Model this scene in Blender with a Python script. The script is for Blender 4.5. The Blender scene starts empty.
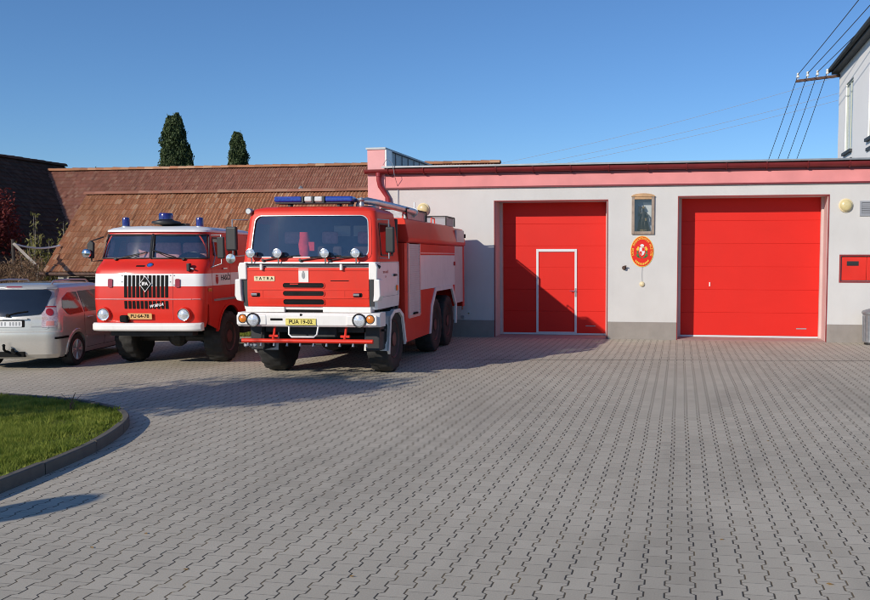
import bpy, bmesh, math, random
from mathutils import Vector, Matrix
from bpy import data as D
rnd = random.Random(7)
scene = bpy.context.scene
COL = scene.collection
R = math.radians
sin, cos, pi = math.sin, math.cos, math.pi

# ---------------------------------------------------------------- materials
def nodes_of(m):
    m.use_nodes = True
    nt = m.node_tree
    return nt, nt.nodes['Principled BSDF']

def pm(name, col, rough=0.6, metal=0.0, var=0.0, vscale=3.0, bump=0.0, bscale=40.0, coat=0.0, dirt=0.0, dirtcol=(0.12, 0.1, 0.08), spec=None):
    m = D.materials.new(name)
    nt, b = nodes_of(m)
    N, L = nt.nodes.new, nt.links.new
    b.inputs['Roughness'].default_value = rough
    b.inputs['Metallic'].default_value = metal
    b.inputs['Coat Weight'].default_value = coat
    b.inputs['Coat Roughness'].default_value = 0.08
    if spec is not None:
        b.inputs['Specular IOR Level'].default_value = spec
    c4 = (*col, 1)
    b.inputs['Base Color'].default_value = c4
    tc = N('ShaderNodeTexCoord')
    out = None
    if var > 0:
        no = N('ShaderNodeTexNoise'); no.inputs['Scale'].default_value = vscale; no.inputs['Detail'].default_value = 6
        L(tc.outputs['Object'], no.inputs['Vector'])
        rp = N('ShaderNodeValToRGB')
        rp.color_ramp.elements[0].position = 0.3; rp.color_ramp.elements[1].position = 0.7
        rp.color_ramp.elements[0].color = (*[max(0, x * (1 - var)) for x in col], 1)
        rp.color_ramp.elements[1].color = (*[min(1, x * (1 + var)) for x in col], 1)
        L(no.outputs['Fac'], rp.inputs['Fac'])
        out = rp.outputs['Color']
    if dirt > 0:
        n2 = N('ShaderNodeTexNoise'); n2.inputs['Scale'].default_value = vscale * 2.7; n2.inputs['Detail'].default_value = 8; n2.inputs['Roughness'].default_value = 0.7
        mp = N('ShaderNodeMapping'); mp.inputs['Scale'].default_value = (1, 1, 0.35)
        L(tc.outputs['Object'], mp.inputs['Vector']); L(mp.outputs['Vector'], n2.inputs['Vector'])
        mr = N('ShaderNodeMapRange'); mr.inputs['From Min'].default_value = 0.5; mr.inputs['From Max'].default_value = 0.8
        mr.inputs['To Max'].default_value = dirt
        L(n2.outputs['Fac'], mr.inputs['Value'])
        mx = N('ShaderNodeMix'); mx.data_type = 'RGBA'
        L(mr.outputs['Result'], mx.inputs['Factor'])
        if out: L(out, mx.inputs['A'])
        else: mx.inputs['A'].default_value = c4
        mx.inputs['B'].default_value = (*dirtcol, 1)
        out = mx.outputs['Result']
    if out: L(out, b.inputs['Base Color'])
    if bump > 0:
        n3 = N('ShaderNodeTexNoise'); n3.inputs['Scale'].default_value = bscale; n3.inputs['Detail'].default_value = 5
        L(tc.outputs['Object'], n3.inputs['Vector'])
        bp = N('ShaderNodeBump'); bp.inputs['Strength'].default_value = bump; bp.inputs['Distance'].default_value = 0.02
        L(n3.outputs['Fac'], bp.inputs['Height']); L(bp.outputs['Normal'], b.inputs['Normal'])
    return m

def glass(name, tint=(0.55, 0.62, 0.68), refl=0.09):
    m = D.materials.new(name); m.use_nodes = True
    nt = m.node_tree; nt.nodes.clear()
    N, L = nt.nodes.new, nt.links.new
    o = N('ShaderNodeOutputMaterial'); mx = N('ShaderNodeMixShader'); t = N('ShaderNodeBsdfTransparent'); g = N('ShaderNodeBsdfGlossy')
    t.inputs['Color'].default_value = (*tint, 1); g.inputs['Roughness'].default_value = 0.02
    fr = N('ShaderNodeFresnel'); fr.inputs['IOR'].default_value = 1.5
    ad = N('ShaderNodeMath'); ad.operation = 'ADD'; ad.inputs[1].default_value = refl
    L(fr.outputs['Fac'], ad.inputs[0]); L(ad.outputs[0], mx.inputs['Fac'])
    L(t.outputs[0], mx.inputs[1]); L(g.outputs[0], mx.inputs[2]); L(mx.outputs[0], o.inputs['Surface'])
    return m

MT = {}
MT['tatra_red'] = pm('tatra_red', (0.74, 0.036, 0.016), 0.45, var=0.06, vscale=2.0, coat=0.14, dirt=0.14, dirtcol=(0.34, 0.1, 0.07), spec=0.3)
MT['ifa_red'] = pm('ifa_red', (0.68, 0.026, 0.014), 0.42, var=0.07, vscale=2.0, coat=0.2, dirt=0.14, dirtcol=(0.32, 0.08, 0.06), spec=0.3)
MT['white_paint'] = pm('white_paint', (0.84, 0.81, 0.77), 0.4, var=0.03, vscale=2, coat=0.25, dirt=0.25, dirtcol=(0.45, 0.40, 0.34))
MT['roof_white'] = pm('roof_white', (0.78, 0.77, 0.76), 0.45, var=0.03, coat=0.2)
MT['black_plastic'] = pm('black_plastic', (0.018, 0.018, 0.02), 0.5, var=0.2)
MT['rubber'] = pm('rubber', (0.022, 0.021, 0.02), 0.8, var=0.25, vscale=9, dirt=0.35, dirtcol=(0.075, 0.066, 0.055))
MT['dark_metal'] = pm('dark_metal', (0.035, 0.034, 0.034), 0.6, metal=0.3, var=0.3, vscale=6)
MT['rim_paint'] = pm('rim_paint', (0.10, 0.035, 0.03), 0.55, var=0.3, vscale=8, dirt=0.4)
MT['chrome'] = pm('chrome', (0.75, 0.75, 0.75), 0.16, metal=1.0)
MT['alu'] = pm('alu', (0.62, 0.63, 0.64), 0.38, metal=0.85, var=0.08, vscale=8)
MT['galv'] = pm('galv', (0.40, 0.42, 0.44), 0.45, metal=0.75, var=0.15, vscale=12)
MT['lens'] = pm('lens', (0.72, 0.74, 0.76), 0.12, metal=0.35, var=0.3, vscale=60, coat=1.0)
MT['orange_lens'] = pm('orange_lens', (0.75, 0.22, 0.02), 0.2, coat=1.0, var=0.1, vscale=40)
MT['red_lens'] = pm('red_lens', (0.32, 0.015, 0.015), 0.15, coat=1.0)
MT['blue_lens'] = pm('blue_lens', (0.015, 0.045, 0.33), 0.12, coat=1.0, var=0.3, vscale=30)
MT['navy_lens'] = pm('navy_lens', (0.02, 0.02, 0.17), 0.15, coat=1.0, var=0.3, vscale=30)
MT['clear_lens'] = pm('clear_lens', (0.65, 0.66, 0.66), 0.2, coat=1.0, var=0.1, vscale=30)
MT['plate_yellow'] = pm('plate_yellow', (0.78, 0.66, 0.16), 0.45)
MT['plate_orange'] = pm('plate_orange', (0.68, 0.38, 0.13), 0.5)
MT['plate_white'] = pm('plate_white', (0.72, 0.73, 0.73), 0.4)
MT['plate_blue'] = pm('plate_blue', (0.03, 0.12, 0.5), 0.4)
MT['cream'] = pm('cream', (0.75, 0.62, 0.38), 0.5)
MT['ink'] = pm('ink', (0.008, 0.008, 0.008), 0.7, spec=0.12)
MT['ink_grey'] = pm('ink_grey', (0.30, 0.31, 0.32), 0.6)
MT['ink_red'] = pm('ink_red', (0.45, 0.03, 0.03), 0.6)
MT['seat_pink'] = pm('seat_pink', (0.72, 0.36, 0.36), 0.9, var=0.15, vscale=20)
MT['seat_dark'] = pm('seat_dark', (0.07, 0.05, 0.055), 0.9, var=0.15, vscale=20)
MT['jacket_red'] = pm('jacket_red', (0.7, 0.05, 0.06), 0.85, var=0.2, vscale=10)
MT['interior'] = pm('interior', (0.20, 0.21, 0.23), 0.8, var=0.2)
MT['shutter'] = pm('shutter', (0.60, 0.55, 0.54), 0.5, metal=0.1, var=0.05)
MT['wscreen'] = glass('windscreen_glass', (0.88, 0.91, 0.94), 0.15)
MT['cab_glass'] = glass('cab_side_glass', (0.35, 0.40, 0.44), 0.07)
MT['pane'] = glass('showcase_glass', (0.85, 0.88, 0.9), 0.05)
MT['car_glass'] = pm('car_glass', (0.012, 0.015, 0.02), 0.06, coat=1.0, var=0.1)
MT['silver'] = pm('silver_car_paint', (0.60, 0.57, 0.515), 0.26, metal=0.4, coat=0.9, var=0.02, vscale=30)
MT['silver_trim'] = pm('silver_trim', (0.45, 0.45, 0.46), 0.3, metal=0.6, coat=0.5)
MT['render_wall'] = pm('wall_render', (0.60, 0.585, 0.565), 0.92, var=0.05, vscale=0.9, bump=0.35, bscale=110, dirt=0.16, dirtcol=(0.42, 0.39, 0.36))
MT['plinth'] = pm('plinth_render', (0.285, 0.255, 0.23), 0.92, var=0.08, vscale=3, bump=0.3, bscale=90, dirt=0.25, dirtcol=(0.17, 0.15, 0.13))
MT['pink'] = pm('fascia_pink', (0.72, 0.26, 0.255), 0.8, var=0.09, vscale=1.6, dirt=0.25, dirtcol=(0.74, 0.22, 0.21))
MT['pale_pink'] = pm('pier_pale_pink', (0.78, 0.39, 0.385), 0.85, var=0.05, vscale=2, dirt=0.12, dirtcol=(0.62, 0.32, 0.3))
MT['maroon'] = pm('gutter_maroon', (0.17, 0.013, 0.016), 0.42, var=0.15, vscale=4, coat=0.2)
MT['pipe_red'] = pm('downpipe_red', (0.30, 0.02, 0.025), 0.4, var=0.1, coat=0.2)
MT['door_red'] = pm('sectional_door_red', (0.68, 0.022, 0.014), 0.5, var=0.03, vscale=1.2, bump=0.05, bscale=150, dirt=0.07, dirtcol=(0.55, 0.05, 0.04), spec=0.2)
MT['trim_red'] = pm('trim_red', (0.25, 0.02, 0.02), 0.5, var=0.1)
MT['jamb'] = pm('jamb_pale', (0.62, 0.47, 0.44), 0.8, var=0.06, vscale=2)
MT['door_frame_white'] = pm('door_frame_white', (0.68, 0.68, 0.69), 0.45, metal=0.2)
MT['threshold'] = pm('threshold', (0.40, 0.30, 0.26), 0.9, var=0.12, vscale=5, dirt=0.3)
MT['zinc'] = pm('zinc_sheet', (0.30, 0.315, 0.33), 0.5, metal=0.6, var=0.12, vscale=5)
MT['wood'] = pm('shrine_wood', (0.29, 0.22, 0.17), 0.6, var=0.25, vscale=8)
MT['wood_light'] = pm('shrine_wood_light', (0.50, 0.30, 0.15), 0.6, var=0.2, vscale=8)
MT['niche'] = pm('niche_back', (0.40, 0.43, 0.50), 0.8, var=0.1)
MT['paper'] = pm('paper_card', (0.75, 0.75, 0.72), 0.8)
MT['bronze'] = pm('statue_dark', (0.035, 0.028, 0.02), 0.45, metal=0.5, var=0.5, vscale=25)
MT['gold'] = pm('statue_gold', (0.40, 0.28, 0.12), 0.4, metal=0.5, var=0.3, vscale=25)
MT['sign_red'] = pm('sign_red', (0.68, 0.02, 0.012), 0.5, spec=0.25)
MT['sign_yellow'] = pm('sign_yellow', (0.80, 0.48, 0.04), 0.45)
MT['sign_green'] = pm('sign_green', (0.06, 0.17, 0.04), 0.5)
MT['sign_white'] = pm('sign_white', (0.72, 0.70, 0.70), 0.5)
MT['lamp_glass'] = pm('lamp_opal', (0.66, 0.55, 0.27), 0.25, coat=0.8, var=0.06, vscale=15)
MT['grille_grey'] = pm('grille_grey', (0.33, 0.34, 0.36), 0.5, metal=0.2)
MT['house_white'] = pm('house_render', (0.90, 0.885, 0.86), 0.92, var=0.02, vscale=0.7, bump=0.15, bscale=100)
MT['house_glass'] = pm('house_glass', (0.34, 0.38, 0.35), 0.15, coat=0.5, var=0.05)
MT['house_frame'] = pm('house_frame', (0.52, 0.56, 0.50), 0.6)
MT['slate'] = pm('eave_dark', (0.05, 0.055, 0.06), 0.6, var=0.2)
MT['rust'] = pm('rusty_steel', (0.10, 0.055, 0.04), 0.75, metal=0.2, var=0.4, vscale=14)
MT['porcelain'] = pm('porcelain', (0.72, 0.70, 0.64), 0.25)
MT['wire'] = pm('wire_dark', (0.06, 0.06, 0.065), 0.6)
MT['wire_pale'] = pm('wire_pale', (0.30, 0.34, 0.40), 0.6)
MT['concrete'] = pm('kerb_concrete', (0.125, 0.112, 0.094), 0.9, var=0.12, vscale=6, bump=0.3, bscale=80, dirt=0.3, dirtcol=(0.07, 0.065, 0.055))
MT['shed_white'] = pm('shed_white', (0.62, 0.58, 0.52), 0.9, var=0.08, dirt=0.3, dirtcol=(0.35, 0.31, 0.26))
MT['old_plaster'] = pm('old_plaster', (0.42, 0.37, 0.31), 0.95, var=0.15, vscale=1.2, dirt=0.3)
MT['dark_wood'] = pm('dark_wood', (0.055, 0.045, 0.038), 0.85, var=0.3, vscale=6)
MT['grey_wood'] = pm('grey_wood', (0.30, 0.26, 0.22), 0.85, var=0.25, vscale=6)
MT['bark'] = pm('bark', (0.12, 0.09, 0.065), 0.95, var=0.3, vscale=10, bump=0.6, bscale=25)

def leafmat(name, c1, c2, scale=1.3, trans=0.25):
    m = D.materials.new(name)
    nt, b = nodes_of(m); N, L = nt.nodes.new, nt.links.new
    tc = N('ShaderNodeTexCoord'); no = N('ShaderNodeTexNoise'); no.inputs['Scale'].default_value = scale; no.inputs['Detail'].default_value = 8
    no.inputs['Roughness'].default_value = 0.75
    L(tc.outputs['Object'], no.inputs['Vector'])
    rp = N('ShaderNodeValToRGB'); rp.color_ramp.elements[0].position = 0.35; rp.color_ramp.elements[1].position = 0.65
    rp.color_ramp.elements[0].color = (*c1, 1); rp.color_ramp.elements[1].color = (*c2, 1)
    L(no.outputs['Fac'], rp.inputs['Fac']); L(rp.outputs['Color'], b.inputs['Base Color'])
    b.inputs['Roughness'].default_value = 0.6; b.inputs['Specular IOR Level'].default_value = 0.25
    tr = N('ShaderNodeBsdfTranslucent'); L(rp.outputs['Color'], tr.inputs['Color'])
    mx = N('ShaderNodeMixShader'); mx.inputs['Fac'].default_value = trans
    out = nt.nodes['Material Output']
    L(b.outputs[0], mx.inputs[1]); L(tr.outputs[0], mx.inputs[2]); L(mx.outputs[0], out.inputs['Surface'])
    return m
MT['grass'] = leafmat('grass_blades', (0.12, 0.19, 0.02), (0.40, 0.43, 0.08), 4.5, 0.5)
MT['cypress'] = leafmat('conifer_foliage', (0.028, 0.05, 0.02), (0.095, 0.13, 0.048), 2.2, 0.1)
MT['treeleaf'] = leafmat('tree_foliage', (0.05, 0.08, 0.02), (0.10, 0.12, 0.03), 1.5)
MT['creeper'] = leafmat('creeper_red', (0.09, 0.02, 0.018), (0.22, 0.035, 0.03), 3.0)
MT['creeper_dark'] = leafmat('creeper_dark', (0.05, 0.018, 0.015), (0.11, 0.05, 0.025), 3.0)
MT['dryhedge'] = leafmat('dry_hedge', (0.14, 0.085, 0.05), (0.27, 0.17, 0.10), 2.5)
MT['weed'] = leafmat('weed_leaves', (0.12, 0.13, 0.03), (0.30, 0.26, 0.09), 3.0)
MT['leaf_litter'] = leafmat('fallen_leaf', (0.28, 0.16, 0.05), (0.42, 0.26, 0.10), 8.0)

# paving: interlocking bone-shaped concrete blocks, computed from the yard's own plan coordinates (metres)
def paver_mat():
    m = D.materials.new('interlocking_pavers')
    nt, b = nodes_of(m); N, L = nt.nodes.new, nt.links.new
    def mth(op, a, c=None, d=None):
        n = N('ShaderNodeMath'); n.operation = op
        for i, x in enumerate((a, c, d)):
            if x is None: continue
            if isinstance(x, (int, float)): n.inputs[i].default_value = x
            else: L(x, n.inputs[i])
        return n.outputs[0]
    tc = N('ShaderNodeTexCoord'); sp = N('ShaderNodeSeparateXYZ')
    wob = N('ShaderNodeTexNoise'); wob.inputs['Scale'].default_value = 0.6
    L(tc.outputs['Object'], wob.inputs['Vector'])
    wv = N('ShaderNodeVectorMath'); wv.operation = 'MULTIPLY_ADD'
    L(wob.outputs['Color'], wv.inputs[0]); wv.inputs[1].default_value = (0.022, 0.022, 0); L(tc.outputs['Object'], wv.inputs[2])
    L(wv.outputs['Vector'], sp.inputs[0])
    u, v = sp.outputs['X'], sp.outputs['Y']
    W, PER, A = 0.163, 0.20, 0.016
    # trapezoid wave s(v) in [-1, 1], +1 at v = 0 mod PER
    tri = mth('PINGPONG', v, PER / 2)                       # 0 at 0, PER/2 at half
    s = mth('MULTIPLY', mth('SUBTRACT', PER / 4, tri), 1 / (PER * 0.05))
    s = mth('MAXIMUM', mth('MINIMUM', s, 1.0), -1.0)
    sa = mth('MULTIPLY', s, A)
    ue = mth('ADD', u, sa)                                   # even edges where ue = 0 mod 2W
    de = mth('PINGPONG', ue, W)                              # distance to the even edge
    uo = mth('SUBTRACT', mth('SUBTRACT', u, W), sa)
    do = mth('PINGPONG', uo, W)
    dz = mth('MINIMUM', de, do)
    uem = mth('FLOORED_MODULO', ue, 2 * W)
    even = mth('LESS_THAN', uem, mth('ADD', W, mth('MULTIPLY', sa, 2.0)))
    voff = mth('MULTIPLY', mth('SUBTRACT', 1.0, even), PER / 2)
    vv = mth('ADD', v, voff)
    ds = mth('PINGPONG', vv, PER / 2)
    # block id
    ci = mth('ADD', mth('MULTIPLY', mth('FLOOR', mth('DIVIDE', ue, 2 * W)), 2.0), even)
    ri = mth('FLOOR', mth('DIVIDE', vv, PER))
    cmb = N('ShaderNodeCombineXYZ'); L(ci, cmb.inputs[0]); L(ri, cmb.inputs[1])
    wn = N('ShaderNodeTexWhiteNoise'); wn.noise_dimensions = '2D'; L(cmb.outputs[0], wn.inputs['Vector'])
    def smooth(x, lo, hi):
        n = N('ShaderNodeMapRange'); n.interpolation_type = 'SMOOTHSTEP'
        n.inputs['From Min'].default_value = lo; n.inputs['From Max'].default_value = hi
        L(x, n.inputs['Value']); return n.outputs[0]
    jz = smooth(dz, 0.0032, 0.0086)                           # 0 in the zigzag joint
    js = smooth(ds, 0.0008, 0.0055)
    jn = N('ShaderNodeTexNoise'); jn.inputs['Scale'].default_value = 2.3; jn.inputs['Detail'].default_value = 4
    L(tc.outputs['Object'], jn.inputs['Vector'])
    # colours
    base = N('ShaderNodeValToRGB'); e = base.color_ramp.elements
    e[0].position = 0.0; e[0].color = (0.478, 0.425, 0.335, 1); e[1].position = 1.0; e[1].color = (0.540, 0.482, 0.382, 1)
    L(wn.outputs['Value'], base.inputs['Fac'])
    big = N('ShaderNodeTexNoise'); big.inputs['Scale'].default_value = 0.35; big.inputs['Detail'].default_value = 7; big.inputs['Roughness'].default_value = 0.62
    L(tc.outputs['Object'], big.inputs['Vector'])
    br = N('ShaderNodeMapRange'); br.inputs['From Min'].default_value = 0.3; br.inputs['From Max'].default_value = 0.7; br.inputs['To Min'].default_value = 0.89; br.inputs['To Max'].default_value = 1.07
    L(big.outputs['Fac'], br.inputs['Value'])
    fine = N('ShaderNodeTexNoise'); fine.inputs['Scale'].default_value = 90; fine.inputs['Detail'].default_value = 6; fine.inputs['Roughness'].default_value = 0.8
    L(tc.outputs['Object'], fine.inputs['Vector'])
    fr = N('ShaderNodeMapRange'); fr.inputs['From Min'].default_value = 0.3; fr.inputs['From Max'].default_value = 0.7; fr.inputs['To Min'].default_value = 0.86; fr.inputs['To Max'].default_value = 1.12
    L(fine.outputs['Fac'], fr.inputs['Value'])
    # tyre marks: stretched soft dark streaks
    mp = N('ShaderNodeMapping'); mp.inputs['Scale'].default_value = (0.55, 0.09, 1); mp.inputs['Rotation'].default_value = (0, 0, 0.5)
    L(tc.outputs['Object'], mp.inputs['Vector'])
    tm = N('ShaderNodeTexNoise'); tm.inputs['Scale'].default_value = 1.7; tm.inputs['Detail'].default_value = 3; tm.inputs['Distortion'].default_value = 0.6
    L(mp.outputs['Vector'], tm.inputs['Vector'])
    tr = N('ShaderNodeMapRange'); tr.inputs['From Min'].default_value = 0.56; tr.inputs['From Max'].default_value = 0.68; tr.inputs['To Min'].default_value = 1.0; tr.inputs['To Max'].default_value = 0.87
    L(tm.outputs['Fac'], tr.inputs['Value'])
    sc1 = mth('MULTIPLY', mth('MULTIPLY', br.outputs[0], fr.outputs[0]), tr.outputs[0])
    vm = N('ShaderNodeVectorMath'); vm.operation = 'SCALE'; L(base.outputs['Color'], vm.inputs[0]); L(sc1, vm.inputs['Scale'])
    # straight joints: slightly darker; zigzag joints: dark with patches of sand
    m1 = N('ShaderNodeMix'); m1.data_type = 'RGBA'; L(mth('ADD', mth('MULTIPLY', js, 0.6), 0.4), m1.inputs['Factor'])
    m1.inputs['A'].default_value = (0.09, 0.08, 0.07, 1); L(vm.outputs['Vector'], m1.inputs['B'])
    jc = N('ShaderNodeValToRGB'); e = jc.color_ramp.elements
    e[0].position = 0.42; e[0].color = (0.055, 0.050, 0.043, 1); e[1].position = 0.72; e[1].color = (0.20, 0.15, 0.085, 1)
    L(jn.outputs['Fac'], jc.inputs['Fac'])
    m2 = N('ShaderNodeMix'); m2.data_type = 'RGBA'; L(jz, m2.inputs['Factor']); L(jc.outputs['Color'], m2.inputs['A']); L(m1.outputs['Result'], m2.inputs['B'])
    L(m2.outputs['Result'], b.inputs['Base Color'])
    b.inputs['Roughness'].default_value = 0.85
    b.inputs['Specular IOR Level'].default_value = 0.3
    h = mth('MULTIPLY', jz, mth('ADD', mth('MULTIPLY', js, 0.25), 0.75))
    h = mth('ADD', h, mth('MULTIPLY', fine.outputs['Fac'], 0.12))
    h = mth('ADD', h, mth('MULTIPLY', wn.outputs['Value'], 0.22))
    bp = N('ShaderNodeBump'); bp.inputs['Strength'].default_value = 0.45; bp.inputs['Distance'].default_value = 0.005
    L(h, bp.inputs['Height']); L(bp.outputs['Normal'], b.inputs['Normal'])
    return m
MT['pavers'] = paver_mat()

def tile_mat(name, cols, moss=(0.10, 0.085, 0.05), mossamt=0.35):
    m = D.materials.new(name)
    nt, b = nodes_of(m); N, L = nt.nodes.new, nt.links.new
    uv = N('ShaderNodeUVMap'); fl = N('ShaderNodeVectorMath'); fl.operation = 'FLOOR'
    L(uv.outputs[0], fl.inputs[0])
    wn = N('ShaderNodeTexWhiteNoise'); wn.noise_dimensions = '2D'; L(fl.outputs['Vector'], wn.inputs['Vector'])
    rp = N('ShaderNodeValToRGB'); cr = rp.color_ramp
    while len(cr.elements) < len(cols): cr.elements.new(0.5)
    for i, c in enumerate(cols):
        cr.elements[i].position = i / (len(cols) - 1); cr.elements[i].color = (*c, 1)
    L(wn.outputs['Value'], rp.inputs['Fac'])
    tc = N('ShaderNodeTexCoord')
    no = N('ShaderNodeTexNoise'); no.inputs['Scale'].default_value = 1.1; no.inputs['Detail'].default_value = 9; no.inputs['Roughness'].default_value = 0.7
    L(tc.outputs['Object'], no.inputs['Vector'])
    mr = N('ShaderNodeMapRange'); mr.inputs['From Min'].default_value = 0.42; mr.inputs['From Max'].default_value = 0.7; mr.inputs['To Max'].default_value = mossamt * 2
    L(no.outputs['Fac'], mr.inputs['Value'])
    mx = N('ShaderNodeMix'); mx.data_type = 'RGBA'; L(mr.outputs[0], mx.inputs['Factor']); L(rp.outputs['Color'], mx.inputs['A']); mx.inputs['B'].default_value = (*moss, 1)
    L(mx.outputs['Result'], b.inputs['Base Color']); b.inputs['Roughness'].default_value = 0.9; b.inputs['Specular IOR Level'].default_value = 0.2
    return m
MT['tiles'] = tile_mat('clay_tiles', [(0.30, 0.13, 0.070), (0.40, 0.18, 0.095), (0.45, 0.205, 0.112), (0.34, 0.145, 0.078), (0.42, 0.19, 0.10), (0.56, 0.36, 0.23)], (0.27, 0.155, 0.085), 0.25)
MT['tiles_red'] = tile_mat('clay_tiles_red', [(0.25, 0.105, 0.072), (0.31, 0.135, 0.092), (0.35, 0.155, 0.11), (0.27, 0.115, 0.08), (0.40, 0.22, 0.15)], (0.22, 0.12, 0.08), 0.2)
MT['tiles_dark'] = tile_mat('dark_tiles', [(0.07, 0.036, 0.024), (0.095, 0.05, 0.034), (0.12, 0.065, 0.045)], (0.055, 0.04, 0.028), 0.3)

# ---------------------------------------------------------------- mesh builder
def rrect(a0, a1, b0, b1, r, n=5):
    r = min(r, (a1 - a0) / 2 - 1e-4, (b1 - b0) / 2 - 1e-4)
    pts = []
    for cx, cy, s0 in ((a1 - r, b1 - r, 0), (a0 + r, b1 - r, 90), (a0 + r, b0 + r, 180), (a1 - r, b0 + r, 270)):
        for k in range(n + 1):
            t = R(s0 + 90 * k / n); pts.append((cx + r * cos(t), cy + r * sin(t)))
    return pts

def dens(pts):
    out = []
    for i, p in enumerate(pts):
        q = pts[(i + 1) % len(pts)]; m = max(1, int(math.hypot(q[0] - p[0], q[1] - p[1]) / 0.12))
        out += [(p[0] + (q[0] - p[0]) * j / m, p[1] + (q[1] - p[1]) * j / m) for j in range(m)]
    return out

class MB:
    def __init__(s): s.v = []; s.f = []; s.m = []; s.uv = None
    def add(s, vs, fs, mi=0):
        o = len(s.v); s.v += [tuple(v) for v in vs]
        s.f += [tuple(i + o for i in f) for f in fs]; s.m += [mi] * len(fs)
        return s
    def box(s, x0, x1, y0, y1, z0, z1, mi=0):
        return s.add([(x0, y0, z0), (x1, y0, z0), (x1, y1, z0), (x0, y1, z0), (x0, y0, z1), (x1, y0, z1), (x1, y1, z1), (x0, y1, z1)],
                     [(3, 2, 1, 0), (4, 5, 6, 7), (0, 1, 5, 4), (1, 2, 6, 5), (2, 3, 7, 6), (3, 0, 4, 7)], mi)
    def cyl(s, p0, p1, r0, r1=None, n=16, mi=0, caps=True):
        return s.tube([p0, p1], [r0, r0 if r1 is None else r1], n, mi, caps)
    def tube(s, pts, r, n=8, mi=0, caps=True):
        pts = [Vector(p) for p in pts]
        rs = r if isinstance(r, (list, tuple)) else [r] * len(pts)
        vs = []; prev = None
        for i, p in enumerate(pts):
            d = (pts[min(i + 1, len(pts) - 1)] - pts[max(i - 1, 0)]).normalized()
            if prev is None:
                a = Vector((0, 0, 1)) if abs(d.z) < 0.9 else Vector((1, 0, 0))
                x = d.cross(a).normalized()
            else:
                x = (prev - d * prev.dot(d)).normalized()
            prev = x; y = d.cross(x)
            for k in range(n):
                t = 2 * pi * k / n; vs.append(p + (x * cos(t) + y * sin(t)) * rs[i])
        fs = [(i * n + k, i * n + (k + 1) % n, (i + 1) * n + (k + 1) % n, (i + 1) * n + k) for i in range(len(pts) - 1) for k in range(n)]
        if caps: fs += [tuple(range(n - 1, -1, -1)), tuple((len(pts) - 1) * n + k for k in range(n))]
        return s.add(vs, fs, mi)
    def lathe(s, prof, c=(0, 0, 0), ax='z', n=24, mi=0, rfun=None):
        # prof: list of (radius, height); axis x / y / z through c
        vs = []
        for j, (r, h) in enumerate(prof):
            for k in range(n):
                t = 2 * pi * k / n; rr = r if rfun is None else rfun(j, k, r)
                a, b = rr * cos(t), rr * sin(t)
                p = {'z': (a, b, h), 'y': (a, h, b), 'x': (h, a, b)}[ax]
                vs.append((p[0] + c[0], p[1] + c[1], p[2] + c[2]))
        fs = [(i * n + k, i * n + (k + 1) % n, (i + 1) * n + (k + 1) % n, (i + 1) * n + k) for i in range(len(prof) - 1) for k in range(n)]
        if prof[0][0] > 1e-5: fs.append(tuple(range(n - 1, -1, -1)))
        if prof[-1][0] > 1e-5: fs.append(tuple((len(prof) - 1) * n + k for k in range(n)))
        return s.add(vs, fs, mi)
    def ball(s, c, r, n=16, m=10, mi=0):
        if not isinstance(r, (list, tuple)): r = (r, r, r)
        vs = [(c[0] + r[0] * sin(pi * i / m) * cos(2 * pi * k / n), c[1] + r[1] * sin(pi * i / m) * sin(2 * pi * k / n), c[2] + r[2] * cos(pi * i / m)) for i in range(m + 1) for k in range(n)]
        fs = [(i * n + k, i * n + (k + 1) % n, (i + 1) * n + (k + 1) % n, (i + 1) * n + k) for i in range(m) for k in range(n)]
        return s.add(vs, fs, mi)
    def prism(s, poly, plane, d0, d1, mi=0):
        # poly in the named plane, extruded along the third axis from d0 to d1
        def P(a, b, d): return {'xz': (a, d, b), 'yz': (d, a, b), 'xy': (a, b, d)}[plane]
        n = len(poly)
        vs = [P(a, b, d0) for a, b in poly] + [P(a, b, d1) for a, b in poly]
        fs = [tuple(range(n)), tuple(range(2 * n - 1, n - 1, -1))] + [(i, n + i, n + (i + 1) % n, (i + 1) % n) for i in range(n)]
        return s.add(vs, fs, mi)
    def quad(s, a, b, c, d, mi=0): return s.add([a, b, c, d], [(0, 1, 2, 3)], mi)
    def plate(s, mp, a0, a1, b0, b1, r=0.02, off=0.01, thick=0.012, n=4, rings=4, mi=0):
        # rounded panel laid on a surface given by mp(a, b, offset)
        bd = dens(rrect(a0, a1, b0, b1, r, n)); ca, cb = (a0 + a1) / 2, (b0 + b1) / 2; k = len(bd)
        vs = [mp(ca, cb, off)]
        for j in range(1, rings + 1):
            f = j / rings; vs += [mp(ca + (a - ca) * f, cb + (b - cb) * f, off) for a, b in bd]
        vs += [mp(a, b, off - thick) for a, b in bd]
        fs = [(0, 1 + i, 1 + (i + 1) % k) for i in range(k)]
        for j in range(rings):
            o = 1 + j * k
            fs += [(o + i, o + k + i, o + k + (i + 1) % k, o + (i + 1) % k) for i in range(k)]
        return s.add(vs, fs, mi)
    def frame(s, mp, a0, a1, b0, b1, w, r=0.04, off=0.012, thick=0.012, n=4, mi=0, sub=6):
        # rounded ring-shaped trim: outer outline grown by w
        inn0 = rrect(a0, a1, b0, b1, r, n)
        ca, cb = (a0 + a1) / 2, (b0 + b1) / 2; ha, hb = (a1 - a0) / 2, (b1 - b0) / 2
        inn = dens(inn0)
        outp = [(ca + (a - ca) * (ha + w) / ha, cb + (b - cb) * (hb + w) / hb) for a, b in inn]
        k = len(inn)
        vs = [mp(a, b, off - thick) for a, b in inn] + [mp(a, b, off) for a, b in inn] + [mp(a, b, off) for a, b in outp] + [mp(a, b, off - thick) for a, b in outp]
        fs = []
        for j in range(3): fs += [(j * k + i, j * k + (i + 1) % k, (j + 1) * k + (i + 1) % k, (j + 1) * k + i) for i in range(k)]
        return s.add(vs, fs, mi)
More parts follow.
